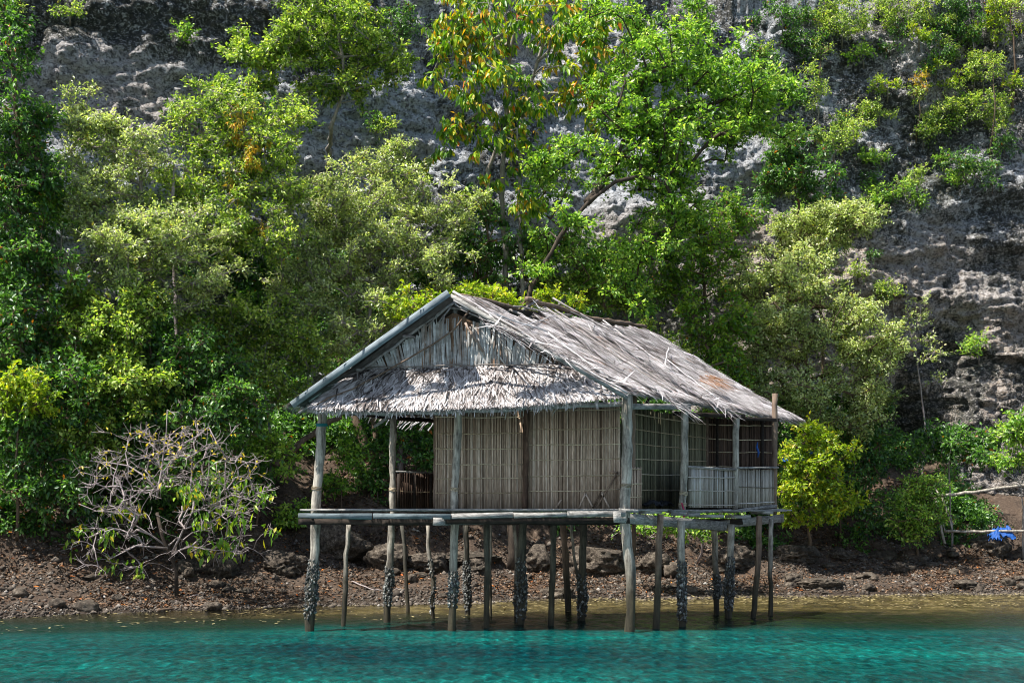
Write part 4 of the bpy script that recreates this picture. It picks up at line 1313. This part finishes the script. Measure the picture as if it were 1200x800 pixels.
pole("eave_pole", [(360, 480, 30.25), (450, 484, 30.25), (530, 482, 30.25), (640, 477, 30.2), (738, 472, 30.2)], .055, .05, M_STICK)
pole("eave_pole", [(356, 477, 30.3), (480, 492, 33.2), (590, 499, 36.2)], .05, .045, M_BROWN)
beam("top_beam", [(738, 476, 30.2), (808, 476.5, 31.95)], .07, .12, M_BEAM)
beam("top_beam", [(790, 484.5, 32.1), (872, 487.5, 34.5)], .07, .09, M_BROWN)
beam("top_beam", [(866, 490, 34.4), (912, 492, 35.8)], .06, .08, M_BROWN)
beam("top_beam", [(512, 479.5, 31.1), (730, 475, 31.1)], .06, .07, M_BROWN)
pole("brace", [(752, 478, 31.2), (765, 462, 31.4)], .035, .03, M_BROWN)
pole("brace", [(640, 470, 31.2), (650, 478, 31.1)], .03, .03, M_STICK)


def slat_wall(name, a, b, z0, z1, mat, w=.045, battens=(), posts=(), bmat=None, tilt=.0, top_jit=.01, diag=()):
    """upright palm-rib slats from floor point a to b, tied to level battens on the outer face"""
    a, b = np.asarray(a, float), np.asarray(b, float)
    Lw = np.linalg.norm(b - a)
    n = int(Lw / w)
    d = (b - a) / Lw
    nrm = np.array([d[1], -d[0]])     # outward: towards the viewer
    if nrm[1] > 0: nrm = -nrm
    m = MB()
    z0a, z0b = z0 if isinstance(z0, tuple) else (z0, z0)
    z1a, z1b = z1 if isinstance(z1, tuple) else (z1, z1)
    tone = fbm(col(np.arange(n) * .23, 0 * np.arange(n), 0 * np.arange(n)), 3, int(Lw * 100)) * .35
    for i in range(n):
        t = (i + .5) / n
        p = a + (b - a) * t + nrm * rh.normal() * .004
        zb, zt = z0a + (z0b - z0a) * t, z1a + (z1b - z1a) * t
        lean = rh.normal() * .012 + tilt
        ww = w * rh.uniform(.6, 1.05)
        q = p + d * lean
        c = np.clip(.48 + tone[i] * .35 + rh.normal() * .22, 0, 1)
        m.box([p[0], p[1], zb - rh.random() * top_jit], [q[0], q[1], zt + rh.normal() * top_jit], ww, .010, up=(nrm[0], nrm[1], 0), r=c)
    # woven backing so no light leaks between the slats
    o = m.build(name, mat, hut)
    bk = MB()
    pa, pb = a - nrm * .022, b - nrm * .022
    bk.box([pa[0], pa[1], (z0a + z1a) / 2], [pb[0], pb[1], (z0b + z1b) / 2], .006, min(z1a - z0a, z1b - z0b) - .03, r=.15)
    bk.build("backing_mat", mat, o)
    for (ta, tb) in battens:
        za = z0a + (z1a - z0a) * ta
        zb = z0b + (z1b - z0b) * tb
        pa, pb = a + nrm * .02, b + nrm * .02
        k = 14
        tt = np.linspace(0, 1, k)[:, None]
        L = np.array([pa[0], pa[1], za]) * (1 - tt) + np.array([pb[0], pb[1], zb]) * tt
        L[:, 2] += np.cumsum(rh.normal(size=k)) * .004 - .012 * np.sin(tt[:, 0] * 3.14)
        mb_ = MB().tube(L, .011, 5, .25)
        mb_.build("batten", bmat or M_BATTEN, o)
    for (t0_, h0, t1_, h1) in diag:
        q0, q1 = a + (b - a) * t0_ + nrm * .028, a + (b - a) * t1_ + nrm * .028
        MB().box([q0[0], q0[1], z0a + (z1a - z0a) * h0], [q1[0], q1[1], z0a + (z1a - z0a) * h1], .035, .012, up=(nrm[0], nrm[1], 0)).build("diagonal_strip", mat, o)
    return o


def xy(px, Y): return np.array([(px - 600) * Y / F_PX, Y])


bt = tuple((1 - (y - 478) / 120.0,) * 2 for y in (486, 506, 524, 542, 560, 577))
slat_wall("wall_panel", xy(510, 31.05), xy(613, 31.05), 2.49, 4.62, M_SLAT, .027, bt)
slat_wall("wall_panel", xy(619, 31.05), xy(727, 31.05), 2.50, 4.72, M_SLAT, .028, tuple((a_ + .004, a_ + .018) for a_, _ in bt),
          diag=((.70, .02, .79, .17), (.79, .17, .88, .02), (.30, .02, .36, .1), (.74, .02, .97, .36), (.88, .36, .97, .36), (.55, .02, .62, .16), (.62, .16, .70, .02)))
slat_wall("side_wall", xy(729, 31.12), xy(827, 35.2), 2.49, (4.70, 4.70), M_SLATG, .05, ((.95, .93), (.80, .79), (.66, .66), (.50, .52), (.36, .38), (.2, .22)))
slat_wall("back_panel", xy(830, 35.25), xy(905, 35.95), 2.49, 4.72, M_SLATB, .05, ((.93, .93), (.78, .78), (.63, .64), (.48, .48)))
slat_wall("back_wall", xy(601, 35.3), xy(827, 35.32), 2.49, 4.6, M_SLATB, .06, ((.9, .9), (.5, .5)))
slat_wall("side_wall", xy(511, 31.2), xy(600, 35.2), 2.49, 4.6, M_SLAT, .06, ((.9, .9), (.5, .5)))
slat_wall("door_side_panel", xy(728, 30.75), xy(752, 31.0), 2.49, 3.40, M_SLAT, .04, ((.96, .97), (.62, .62), (.3, .3)))
slat_wall("railing_panel", xy(806, 31.98), xy(860, 34.2), 2.56, (3.44, 3.47), M_SLATL, .045, ((.98, .98), (.75, .77), (.42, .44), (.06, .08)), bmat=M_SLATL)
slat_wall("railing_panel", xy(864, 34.35), xy(907, 35.7), 2.56, (3.46, 3.49), M_SLATL, .045, ((.55, .56), (.10, .14)), bmat=M_SLATL)
slat_wall("veranda_panel", xy(463, 33.0), xy(508, 33.6), 2.52, 3.36, M_SLATB, .06, ((.5, .5),))
beam("rail", [(462, 552, 32.95), (509, 554, 33.5)], .07, .04, M_BEAM)
beam("rail", [(804, 546.5, 31.95), (863, 550, 34.3)], .07, .045, M_BEAM)
beam("rail", [(862, 548, 34.25), (910, 547.5, 35.75)], .12, .04, M_BEAM)
beam("rail", [(804, 598.5, 31.85), (862, 598.5, 34.1)], .05, .06, M_BEAM)
beam("rail", [(864, 598, 34.2), (909, 592.5, 35.7)], .05, .07, M_BEAM)
for px, Y, h, in ((467, 33.0, .8), (486, 33.25, .8), (505, 33.5, .8)):
    q = xy(px, Y - .05)
    MB().box([q[0], q[1], 2.52], [q[0], q[1], 2.52 + h], .06, .04, up=(0, 1, 0)).build("baluster", M_BROWN, hut)
for px, Y in ((840, 35.2), (893, 35.75)):
    q = xy(px, Y)
    MB().box([q[0], q[1] - .06, 2.52], [q[0], q[1] - .06, 4.7], .06, .05, up=(0, 1, 0)).build("wall_stud", M_BROWN, hut)

# ---- roof
RA, RB = P(527, 344, 30.0), P(735, 455, 30.0)
RA2, RB2 = P(757, 384, 36.9), P(938, 492, 37.5)
LA, LB = RA, P(345, 474, 30.0)
LA2, LB2 = RA2, P(600, 497, 37.0)


def patch(A, B, A2, B2, s, t):
    s, t = s[:, None], t[:, None]
    return (A * (1 - s) + A2 * s) * (1 - t) + (B * (1 - s) + B2 * s) * t


def thatch(name, A, B, A2, B2, mat, n, topf, L=(.18, .5), W=(.016, .042), seed=0, holes=0, sfrom=0.0, fringe=500, sag=.0, jit=.35, parent=None, hconst=False):
    nrm = norm(np.cross(B - A, A2 - A))
    if nrm[2] < 0: nrm = -nrm
    r = np.random.default_rng(seed)
    # bed: a wavy mat with a ragged upper edge
    ns, nt = 90, 44
    S, T = [a.ravel() for a in np.meshgrid(np.linspace(sfrom, 1, ns), np.linspace(0, 1, nt), indexing="ij")]
    T2 = topf(S) + (1 - topf(S)) * T
    bedp = patch(A, B, A2, B2, S, T2)
    wob = .05 * fbm(bedp * 1.3, 3, seed + 3) - sag * np.sin(np.pi * T2)
    bedp = bedp + nrm * wob[:, None]
    F = grid_faces(ns, nt)
    fc = bedp[F].mean(1)
    keep = np.ones(len(F), bool)
    if holes: keep = vnoise(fc * np.array([2.6, 2.6, 2.6]), seed + 11) > holes * (1 if hconst else (1 - smooth(S[F[:, 0]], .05, .35)))
    Fk = F[keep]
    low = bedp - nrm * .045
    m = MB()
    bed = mk(name, np.concatenate([bedp, low]), [Fk, Fk[:, ::-1] + len(bedp)], M_BASE, hut, r.random(len(Fk) * 2))
    s = r.uniform(sfrom, 1, n)
    t = topf(s) + (1 - topf(s)) * r.random(n)
    p = patch(A, B, A2, B2, s, t)
    if holes:
        k = vnoise(p * 2.6, seed + 11) > (holes - .03) * (1 if hconst else (1 - smooth(s, .05, .35)))
        p, s, t = p[k], s[k], t[k]
    n = len(p)
    w2 = .05 * fbm(p * 1.3, 3, seed + 3) - sag * np.sin(np.pi * t)
    # layered courses: blades lift towards the lower edge of each course
    crs = (t * 11 + .25 * np.sin(s * 23)) % 1.0
    p = p + nrm * (w2 + .012 + .035 * crs + .012 * r.random(n))[:, None]
    dn = norm((B - A) * (1 - s)[:, None] + (B2 - A2) * s[:, None])
    al = norm(A2 - A)
    d = norm(dn + al * (r.normal(size=n) * jit - .10)[:, None] + nrm * (r.normal(size=n) * .05 - .01)[:, None])
    Ls = r.uniform(*L, n)
    over = (1 - t) * np.linalg.norm(B - A)
    Ls = np.minimum(Ls, over + .10 + .12 * r.random(n))
    tone = fbm(p * 1.7, 3, seed + 7) * .5
    rr = np.clip(.50 + tone + r.normal(size=n) * .27 - .12 * (crs < .2), 0, .965)
    rr = np.where(r.random(n) > .985, 1.0, rr)
    V, F = strips(p, d, np.tile(nrm, (n, 1)), Ls, r.uniform(*W, n), .05)
    Vs, Fs, Rs = [V], [F], [np.repeat(rr, 2)]
    # fringe along the eave
    s = r.uniform(sfrom, 1, fringe)
    p = patch(A, B, A2, B2, s, np.full(fringe, .975)) + nrm * r.uniform(-.03, .04, fringe)[:, None]
    d = norm(norm(B - A)[None] + al * (r.normal(size=fringe) * .35)[:, None] + np.array([0, 0, -1.0]) * r.uniform(.0, .6, fringe)[:, None])
    V, F = strips(p, d, np.tile(nrm, (fringe, 1)), r.uniform(.12, .34, fringe), r.uniform(.015, .035, fringe), -.05)
    Fs.append(F + len(Vs[0])); Vs.append(V); Rs.append(np.repeat(np.clip(.6 + r.normal(size=fringe) * .2, 0, .95), 2))
    mk("dry_leaves", np.concatenate(Vs), np.concatenate(Fs), mat, bed, np.concatenate(Rs))
    return bed


topR = lambda s: np.where(s < .36, .02 + .11 * smooth(s, .10, .18) + .10 * smooth(s, .10, .18) * np.sin(s * 31) ** 2 - .10 * smooth(s, .25, .36), .03 + .03 * np.sin(s * 40) ** 2)
thatch("roof_thatch", RA, RB, RA2, RB2, M_THATCH, 26000, topR, seed=1, sfrom=.015, fringe=1200, sag=.06)
thatch("roof_thatch", LA, LB, LA2, LB2, M_THATCH, 8000, lambda s: .02 + 0 * s, seed=2, holes=0, sfrom=.0, fringe=500, sag=.06)

SHADE_OV = np.array([0, -.62, -.06])  # extra overhang, added with holes to dapple the apron with shade
thatch('roof_thatch', LA + SHADE_OV, LB + SHADE_OV, LA, LB, M_THATCH, 2600, lambda s: .04 + 0 * s, seed=6, holes=.45, fringe=60, hconst=True, jit=.2)
# ragged shadow gaps: overlapping upper courses laid along the roof
nR = norm(np.cross(RB - RA, RA2 - RA)); nR = nR if nR[2] > 0 else -nR


def on_roof(px, py, h=.05):
    o, d = np.array([0, 0, CAMZ]), P(px, py, 1.0) - np.array([0, 0, CAMZ])
    k = np.dot(RA - o, nR) / np.dot(d, nR)
    return o + d * k + nR * h


for (x0, y0, x1, y1, r_) in ((529, 345, 733, 464, .028), (540, 352, 640, 408, .022), (620, 352, 785, 462, .026), (636, 358, 792, 462, .022), (556, 364, 640, 392, .022),
                             (530, 350, 700, 440, .02), (646, 352, 740, 405, .022), (660, 366, 730, 392, .015), (600, 362, 668, 372, .018), (548, 356, 600, 384, .02),
                             (700, 396, 770, 440, .014), (640, 392, 712, 446, .014), (780, 424, 840, 470, .012), (760, 392, 800, 416, .012), (560, 362, 590, 388, .018),
                             (690, 420, 770, 462, .024), (705, 378, 790, 440, .018), (778, 430, 782, 410, .014), (610, 385, 650, 372, .014)):
    pole("roof_pole", [on_roof(x0, y0, .07), on_roof((x0 + x1) / 2, (y0 + y1) / 2, .06), on_roof(x1, y1, .07)], r_, r_ * .75, amp=.008)
pole("ridge_pole", [P(535, 346, 30.3), P(570, 352, 31.0), P(606, 362, 31.9)], .05, .04, M_POSTB)
pole("ridge_pole", [P(617, 350, 32.3), P(690, 372, 34.6), P(757, 383, 36.9)], .055, .045, M_POSTB)
pole("brace", [P(630, 352, 32.6), P(612, 364, 32.3)], .03)
pole("brace", [P(690, 372, 34.6), P(688, 384, 34.7)], .04, mat=M_POSTB)
# seam where one laid course overlaps the next
for (x0, y0, x1, y1) in ((622, 356, 800, 478), (560, 372, 735, 452), (690, 380, 850, 476)):
    for k in range(3):
        a_, b_ = on_roof(x0, y0 + k * 2, .055 - .008 * k), on_roof(x1, y1 + k * 2, .055 - .008 * k)
    L = np.linspace(0, 1, 60)[:, None]
    axis_ = a_ + (b_ - a_) * L
    q = axis_[rh.integers(0, 60, 260)] + rh.normal(size=(260, 3)) * .05
    d_ = norm((b_ - a_)[None] * .25 + rh.normal(size=(260, 3)) * .5)
    d_ = norm(d_ - nR * (d_ @ nR)[:, None] * .8)
    V, F = strips(q, d_, np.tile(nR, (260, 1)), rh.uniform(.25, .7, 260), rh.uniform(.015, .04, 260), .08)
    mk("loose_fronds", V, F, M_THATCH, hut, np.repeat(np.clip(.5 + rh.normal(size=260) * .28, 0, .96), 2))
# rusty brown frond patch on the slope
q = np.array([on_roof(rh.uniform(816, 836), rh.uniform(442, 452), .08) for _ in range(30)])
V, F = strips(q, norm(np.tile(norm(RB - RA), (30, 1)) + rh.normal(size=(30, 3)) * .12), np.tile(nR, (30, 1)), rh.uniform(.4, .7, 30), .05, .05)
mk("brown_frond", V, F, M_THATCH, hut, np.full(60, 1.0))
# hidden rafters below both slopes
for s in np.linspace(.03, .97, 9):
    for (A, B, A2, B2) in ((RA, RB, RA2, RB2), (LA, LB, LA2, LB2)):
        a_, b_ = A + (A2 - A) * s, B + (B2 - B) * s
        dn = norm(b_ - a_)
        pole("rafter", [a_ - np.array([0, 0, .12]), (a_ + b_) / 2 - np.array([0, 0, .14]), b_ + dn * rh.uniform(-.05, .12) - np.array([0, 0, .10])], .032, .028, M_STICK)
for t_ in (.3, .6, .92):
    for (A, B, A2, B2) in ((RA, RB, RA2, RB2), (LA, LB, LA2, LB2)):
        pole("purlin", [A + (B - A) * t_ - np.array([0, 0, .19]), A2 + (B2 - A2) * t_ - np.array([0, 0, .19])], .03, .03, M_STICK)

# barge boards at the front gable
def board(name, a, b, w, th, mat):
    return MB().box(a, b, th, w, up=(0, 0, 1), r=.5).build(name, mat, hut)


board("barge_board", P(526, 343, 29.28), P(342, 474.5, 29.28), .145, .03, M_BARGE)
board("barge_board", P(528, 346, 29.33), P(735, 466, 29.33), .075, .035, M_BEAM)
pole("barge_pole", [P(532, 351, 29.95), P(640, 412, 29.95), P(728, 463, 29.95)], .03, .025)
pole("barge_pole", [P(520, 352, 30.1), P(430, 418, 30.1), P(362, 470, 30.1)], .03, .025)
pole("barge_pole", [P(536, 356, 30.5), P(500, 385, 30.5), P(430, 425, 30.5)], .022, .02)

# gable leaf screen
YG = 30.28
rg = np.random.default_rng(9)
xs, ys, Ls, dx, rr, ws = [], [], [], [], [], []
for x in np.arange(402, 712, 1.0):
    yt = 353 + (527 - x) * .70 if x < 527 else 349 + (x - 527) * .565
    ytop = yt + (7 if x < 510 else 13 if x < 560 else 6) + (6 if abs(x - 535) < 18 else 0)
    y = ytop + rg.uniform(0, 6)
    while y < 440:
        u = (x - 548) / 140.0
        ux = -np.sign(u) * max(0, abs(u) - .38) * 1.15
        xs.append(x + rg.normal() * 1.2); ys.append(y + rg.normal() * 3)
        Ls.append(rg.uniform(24, 52)); dx.append(ux + rg.normal() * .06)
        band = .14 * math.sin(x * .16) + .10 * math.sin(x * .41 + y * .02)
        brownz = .45 * math.exp(-((x - 522) / 14.0) ** 2) + .3 * math.exp(-((x - 592) / 10.0) ** 2)
        rr.append(np.clip(.60 + band - brownz * rg.random() + rg.normal() * .16, 0, 1)); ws.append(rg.uniform(.02, .055))
        y += rg.uniform(11, 22)
q = np.array([P(a, b, YG - rg.uniform(0, .05)) for a, b in zip(xs, ys)])
d = norm(np.stack([np.array(dx), rg.normal(size=len(dx)) * .05 - .03, -np.ones(len(dx))], 1))
V, F = strips(q, d, np.tile([0, -1.0, .1], (len(q), 1)), np.array(Ls) * YG / F_PX, np.array(ws), .06)
gab = mk("gable_screen", V, F, M_GABLE, hut, np.repeat(np.array(rr), 2))
bk = np.array([P(532, 366, YG + .07), P(402, 452, YG + .07), P(712, 452, YG + .07), P(532, 366, YG + .09), P(402, 452, YG + .09), P(712, 452, YG + .09)])
mk("backing_mat", bk, [np.array([[0, 1, 2], [5, 4, 3]])], M_GABLE, gab, np.array([.12, .12]))
# loose hanging fronds on the screen
for (x0, y0, x1, y1, w_) in ((545, 378, 566, 412, .05), (553, 380, 551, 405, .04), (580, 380, 574, 425, .04), (583, 415, 593, 428, .035), (520, 370, 517, 395, .05), (585, 385, 584, 430, .03), (556, 384, 568, 418, .03)):
    MB().box(P(x0, y0, YG - .1), P(x1, y1, YG - .12), w_, .008, up=(0, 1, 0), r=rg.uniform(.2, .9)).build("hanging_frond", M_GABLE, gab)
pole("tie_stick", [(552, 362, 30.05), (535, 385, 30.05), (500, 408, 30.05), (440, 442, 29.95), (372, 474, 29.4)], .02, .016, M_POSTB)
pole("tie_stick", [(428, 431, 30.12), (520, 428, 30.1), (642, 427, 30.1)], .014, .012, M_STICK)
pole("tie_stick", [(468, 440, 30.05), (560, 433, 30.08)], .012, .01, M_POSTB)
pole("king_post", [(534, 357, 30.4), (533, 376, 30.4)], .05, .05, M_BEAM)
pole("collar_stick", [(505, 357, 30.3), (560, 366, 30.3)], .03, .028, M_STICK)
for (x0, y0, x1, y1) in ((528, 360, 514, 378), (540, 362, 575, 378), (520, 362, 500, 382), (533, 356, 548, 364)):
    pole("collar_stick", [(x0, y0, 30.2), (x1, y1, 30.2)], .018, .015, M_STICK)

# apron thatch below the gable, sloping out to the front eave
AT0, AT1 = P(424, 433, 30.25), P(672, 425, 30.25)
AB0, AB1 = P(366, 477, 29.45), P(730, 463, 29.45)
ap_n = norm(np.cross(AT1 - AT0, AB0 - AT0)); ap_n = ap_n if ap_n[1] < 0 else -ap_n


def apron_pt(u, v):
    T = AT0 * (1 - u) + AT1 * u
    B_ = AB0 * (1 - u) + AB1 * u
    B_ = B_ + np.array([0, 0, -.10]) * np.sin(np.pi * u) ** .8
    return T * (1 - v) + B_ * v


U, Vv = [a.ravel()[:, None] for a in np.meshgrid(np.linspace(0, 1, 60), np.linspace(0, 1, 12), indexing="ij")]
bp = apron_pt(U, Vv)
fq = grid_faces(60, 12)
apron = mk("apron_thatch", np.concatenate([bp, bp - ap_n * .04]), [fq, fq[:, ::-1] + len(bp)], M_BASE, hut, rg.random(len(fq) * 2))
n = 11000
u, v = rg.random((n, 1)), rg.random((n, 1)) ** .9
p = apron_pt(u, v) + ap_n * (.012 + .04 * ((v * 7) % 1)) + ap_n * rg.random((n, 1)) * .015
dn = norm(apron_pt(u, v * 0 + 1) - apron_pt(u, v * 0))
d = norm(dn + np.array([1.0, 0, 0]) * rg.normal(size=(n, 1)) * .42 + ap_n * rg.normal(size=(n, 1)) * .06)
L_ = np.minimum(rg.uniform(.16, .46, n), (1 - v[:, 0]) * 1.35 + .14)
V, F = strips(p, d, np.tile(ap_n, (n, 1)), L_, rg.uniform(.014, .042, n), .09)
r_ = np.clip(.50 + .5 * fbm(p * 2.0, 3, 5) + rg.normal(size=n) * .3, 0, 1)
nf = 620
uf = rg.random((nf, 1))
pf = apron_pt(uf, uf * 0 + .96) + ap_n * rg.uniform(0, .04, (nf, 1))
df = norm(dn[:nf] * .5 + np.array([0, 0, -.7]) + np.array([1.0, 0, 0]) * rg.normal(size=(nf, 1)) * .35)
V2, F2 = strips(pf, df, np.tile(ap_n, (nf, 1)), np.where(rg.random(nf) < .5, .09, 1) * rg.uniform(.12, .30, nf), rg.uniform(.018, .045, nf), .0)
mk("dry_leaves", np.concatenate([V, V2]), np.concatenate([F, F2 + len(V)]), M_THATCHW, apron, np.concatenate([np.repeat(r_, 2), np.repeat(np.clip(.65 + rg.normal(size=nf) * .2, 0, 1), 2)]))
# fringe and stick ends seen below the far left eave
for k in range(26):
    x = rh.uniform(435, 512)
    y = 482 + (x - 435) * .12
    pole("eave_stick", [(x, y, 32.2 + (x - 435) * .04), (x - rh.uniform(6, 16), y + rh.uniform(8, 17), 32.0 + (x - 435) * .04)], .018, .012, M_STICK)
pole("eave_stick", [(468, 480, 30.8), (438, 500, 30.8)], .035, .03, M_BEAM)
pole("eave_stick", [(670, 452, 29.6), (672, 480, 29.6)], .02, .016, M_STICK)
pole("eave_stick", [(574, 468, 29.9), (580, 476, 29.9)], .02, .02, M_STICK)

# ------------------------------------------------------------------ small things in and around the hut
def ring_cord(c, r, n, mat, label, name="cord"):
    m = MB()
    for q in range(n):
        a = np.linspace(0, 2 * np.pi, 15)
        m.tube(c + col(np.cos(a) * r, np.sin(a) * r, q * .02 - .01 + .012 * np.sin(a)), .011, 5)
    m.tube([c + [r, -.02, 0], c + [r + .03, -.03, -.07]], .009, 5)
    tag(m.build(name, mat, origin=c), label, "cord")


ring_cord(P(377, 498, 30.3), .115, 3, M_TEAL, "teal cord tied round the top of the left corner post")
L = np.array([P(888, 518, 35.3), P(887, 524, 35.25), P(889, 530, 35.28), P(888, 536, 35.3)])
tag(MB().tube(L, [.012, .035, .03, .012], 6, .3).build("cord", M_BLUE, origin=L[0]), "bright blue cord hanging on the dark panel of the right veranda", "cord")
L = np.array([P(799, 589, 31.8), P(801, 596, 31.78), P(803, 601, 31.72), P(801, 606, 31.72)])
m = MB().tube(L, .016, 6, .3)
m.tube(np.array([P(799, 592, 31.8), P(805, 604, 31.7)]), .012, 5)
tag(m.build("cord", M_PINK, origin=L[0]), "pinkish red cord tied low on the post right of the doorway", "cord")


def crumple(name, c, sx, sy, sz, mat, label, cat, seed, drop=0.0):
    n = 26
    u, v = [a.ravel() for a in np.meshgrid(np.linspace(-1, 1, n), np.linspace(-1, 1, n), indexing="ij")]
    p = col(u, v, 0 * u)
    h = np.abs(fbm(p * 1.8 + seed, 4, seed)) * 1.9
    edge = np.clip(1 - (u ** 2 + v ** 2) * .8, 0, 1)
    x = u * (1 + .35 * fbm(p * 1.3 + 5, 2, seed + 1)) * sx
    y = v * (1 + .35 * fbm(p * 1.3 + 9, 2, seed + 2)) * sy
    z = (h * .6 + edge * .7) * sz - drop * np.maximum(0, -v) * sz
    V = col(x, y, z) + c
    o = mk(name, V, grid_faces(n, n), mat, None, None, origin=c)
    md = o.modifiers.new("thickness", "SOLIDIFY")
    md.thickness = .008
    return tag(o, label, cat)


crumple("cloth_bundle", P(765, 593, 31.9), .22, .15, .12, M_BLACK, "black bundle lying on the floor just inside the doorway, the nearer one", "bundle", 3)
crumple("cloth_bundle", P(780, 593, 32.6), .16, .12, .13, M_BLACK, "smaller black bundle on the veranda floor beside the other one", "bundle", 4)
cb = P(1174, 622, 48.3)
crumple("tarpaulin", cb + [0, 0, -.28], .34, .3, .5, M_BLUE, "crumpled blue tarpaulin lying by the pole rail on the right beach", "tarpaulin", 8)
crumple("tarpaulin", P(1167, 634, 47.6), .16, .2, .3, M_BLUE, "small blue rag on the beach just below the crumpled tarpaulin", "rag", 9)
# blue net caught in the bush right of the hut
for (x, y, s, lab, sd) in ((930, 530, .34, "larger scrap of blue netting caught in the yellow green bush", 12), (955, 524, .2, "small scrap of blue netting in the yellow green bush, upper right one", 13)):
    crumple("netting", P(x, y + 6, 46.0), s * 1.1, .25, s * .35, M_BLUE, lab, "netting", sd, drop=1.2)

# pole frame on the right beach
fr = empty("pole_railing", P(1100, 636, 48.8), "rickety railing of thin grey poles leaning on the right beach", "railing")
for nm, pts, r_ in (("rail", [(1100, 581, 48.6), (1150, 575, 48.2), (1215, 566, 47.8)], .05), ("rail", [(1108, 622, 48.4), (1160, 622.5, 48.2), (1215, 622, 48.0)], .045),
                    ("pole", [(1086, 558, 49.4), (1098, 600, 48.8), (1107, 637, 48.4)], .055), ("pole", [(1103, 580, 48.8), (1112, 605, 48.6), (1117, 624, 48.5)], .035),
                    ("pole", [(1096, 582, 48.9), (1108, 624, 48.5)], .03), ("pole", [(1088, 562, 49.5), (1102, 582, 48.8)], .035)):
    pole(nm, pts, r_, r_ * .85, M_POST, parent=fr)
pole("guy_line", [(1180, 556, 48.4), (1208, 574, 48.2)], .02, .02, M_POST, parent=fr)

# ------------------------------------------------------------------ light, camera
SUN = norm(np.array([-.47, -.28, 1.0]))
elev = math.asin(SUN[2])
az = math.atan2(SUN[0], SUN[1])
sun = bpy.data.lights.new("sun", "SUN")
sun.energy = 5.0
sun.angle = math.radians(.5)
sun.color = (1, .96, .9)
so = bpy.data.objects.new("sun", sun)
COL.objects.link(so)
from mathutils import Vector
so.rotation_euler = Vector([float(-x) for x in SUN]).to_track_quat("-Z", "Y").to_euler()
so.location = (-20, -10, 45)

w = bpy.data.worlds.new("World")
scene.world = w
w.use_nodes = True
nt = w.node_tree
nt.nodes.clear()
sky = nt.nodes.new("ShaderNodeTexSky")
sky.sky_type = "NISHITA"
sky.sun_disc = False
sky.sun_elevation = elev
sky.sun_rotation = az
bg = nt.nodes.new("ShaderNodeBackground")
bg.inputs["Strength"].default_value = .09
wo = nt.nodes.new("ShaderNodeOutputWorld")
nt.links.new(sky.outputs[0], bg.inputs[0])
nt.links.new(bg.outputs[0], wo.inputs[0])

cam = bpy.data.cameras.new("camera")
cam.sensor_width = 36
cam.lens = F_PX / 1200 * 36
cam.shift_y = (HOR - 400) / 1200
cam.clip_end = 1000
cam.clip_start = .5
co = bpy.data.objects.new("camera", cam)
co.location = (0, 0, CAMZ)
co.rotation_euler = (math.radians(90), 0, 0)
COL.objects.link(co)
scene.camera = co

scene.view_settings.view_transform = "Standard"
scene.view_settings.look = "None"
scene.view_settings.exposure = 1.02
scene.view_settings.gamma = 1.0
scene.cycles.max_bounces = 6
scene.cycles.diffuse_bounces = 3
scene.cycles.glossy_bounces = 3
scene.cycles.transmission_bounces = 3
scene.cycles.transparent_max_bounces = 6
scene.cycles.use_denoising = True
scene.cycles.denoising_prefilter = 'ACCURATE'
scene.cycles.pixel_filter_type = 'BLACKMAN_HARRIS'
scene.cycles.filter_width = 1.0
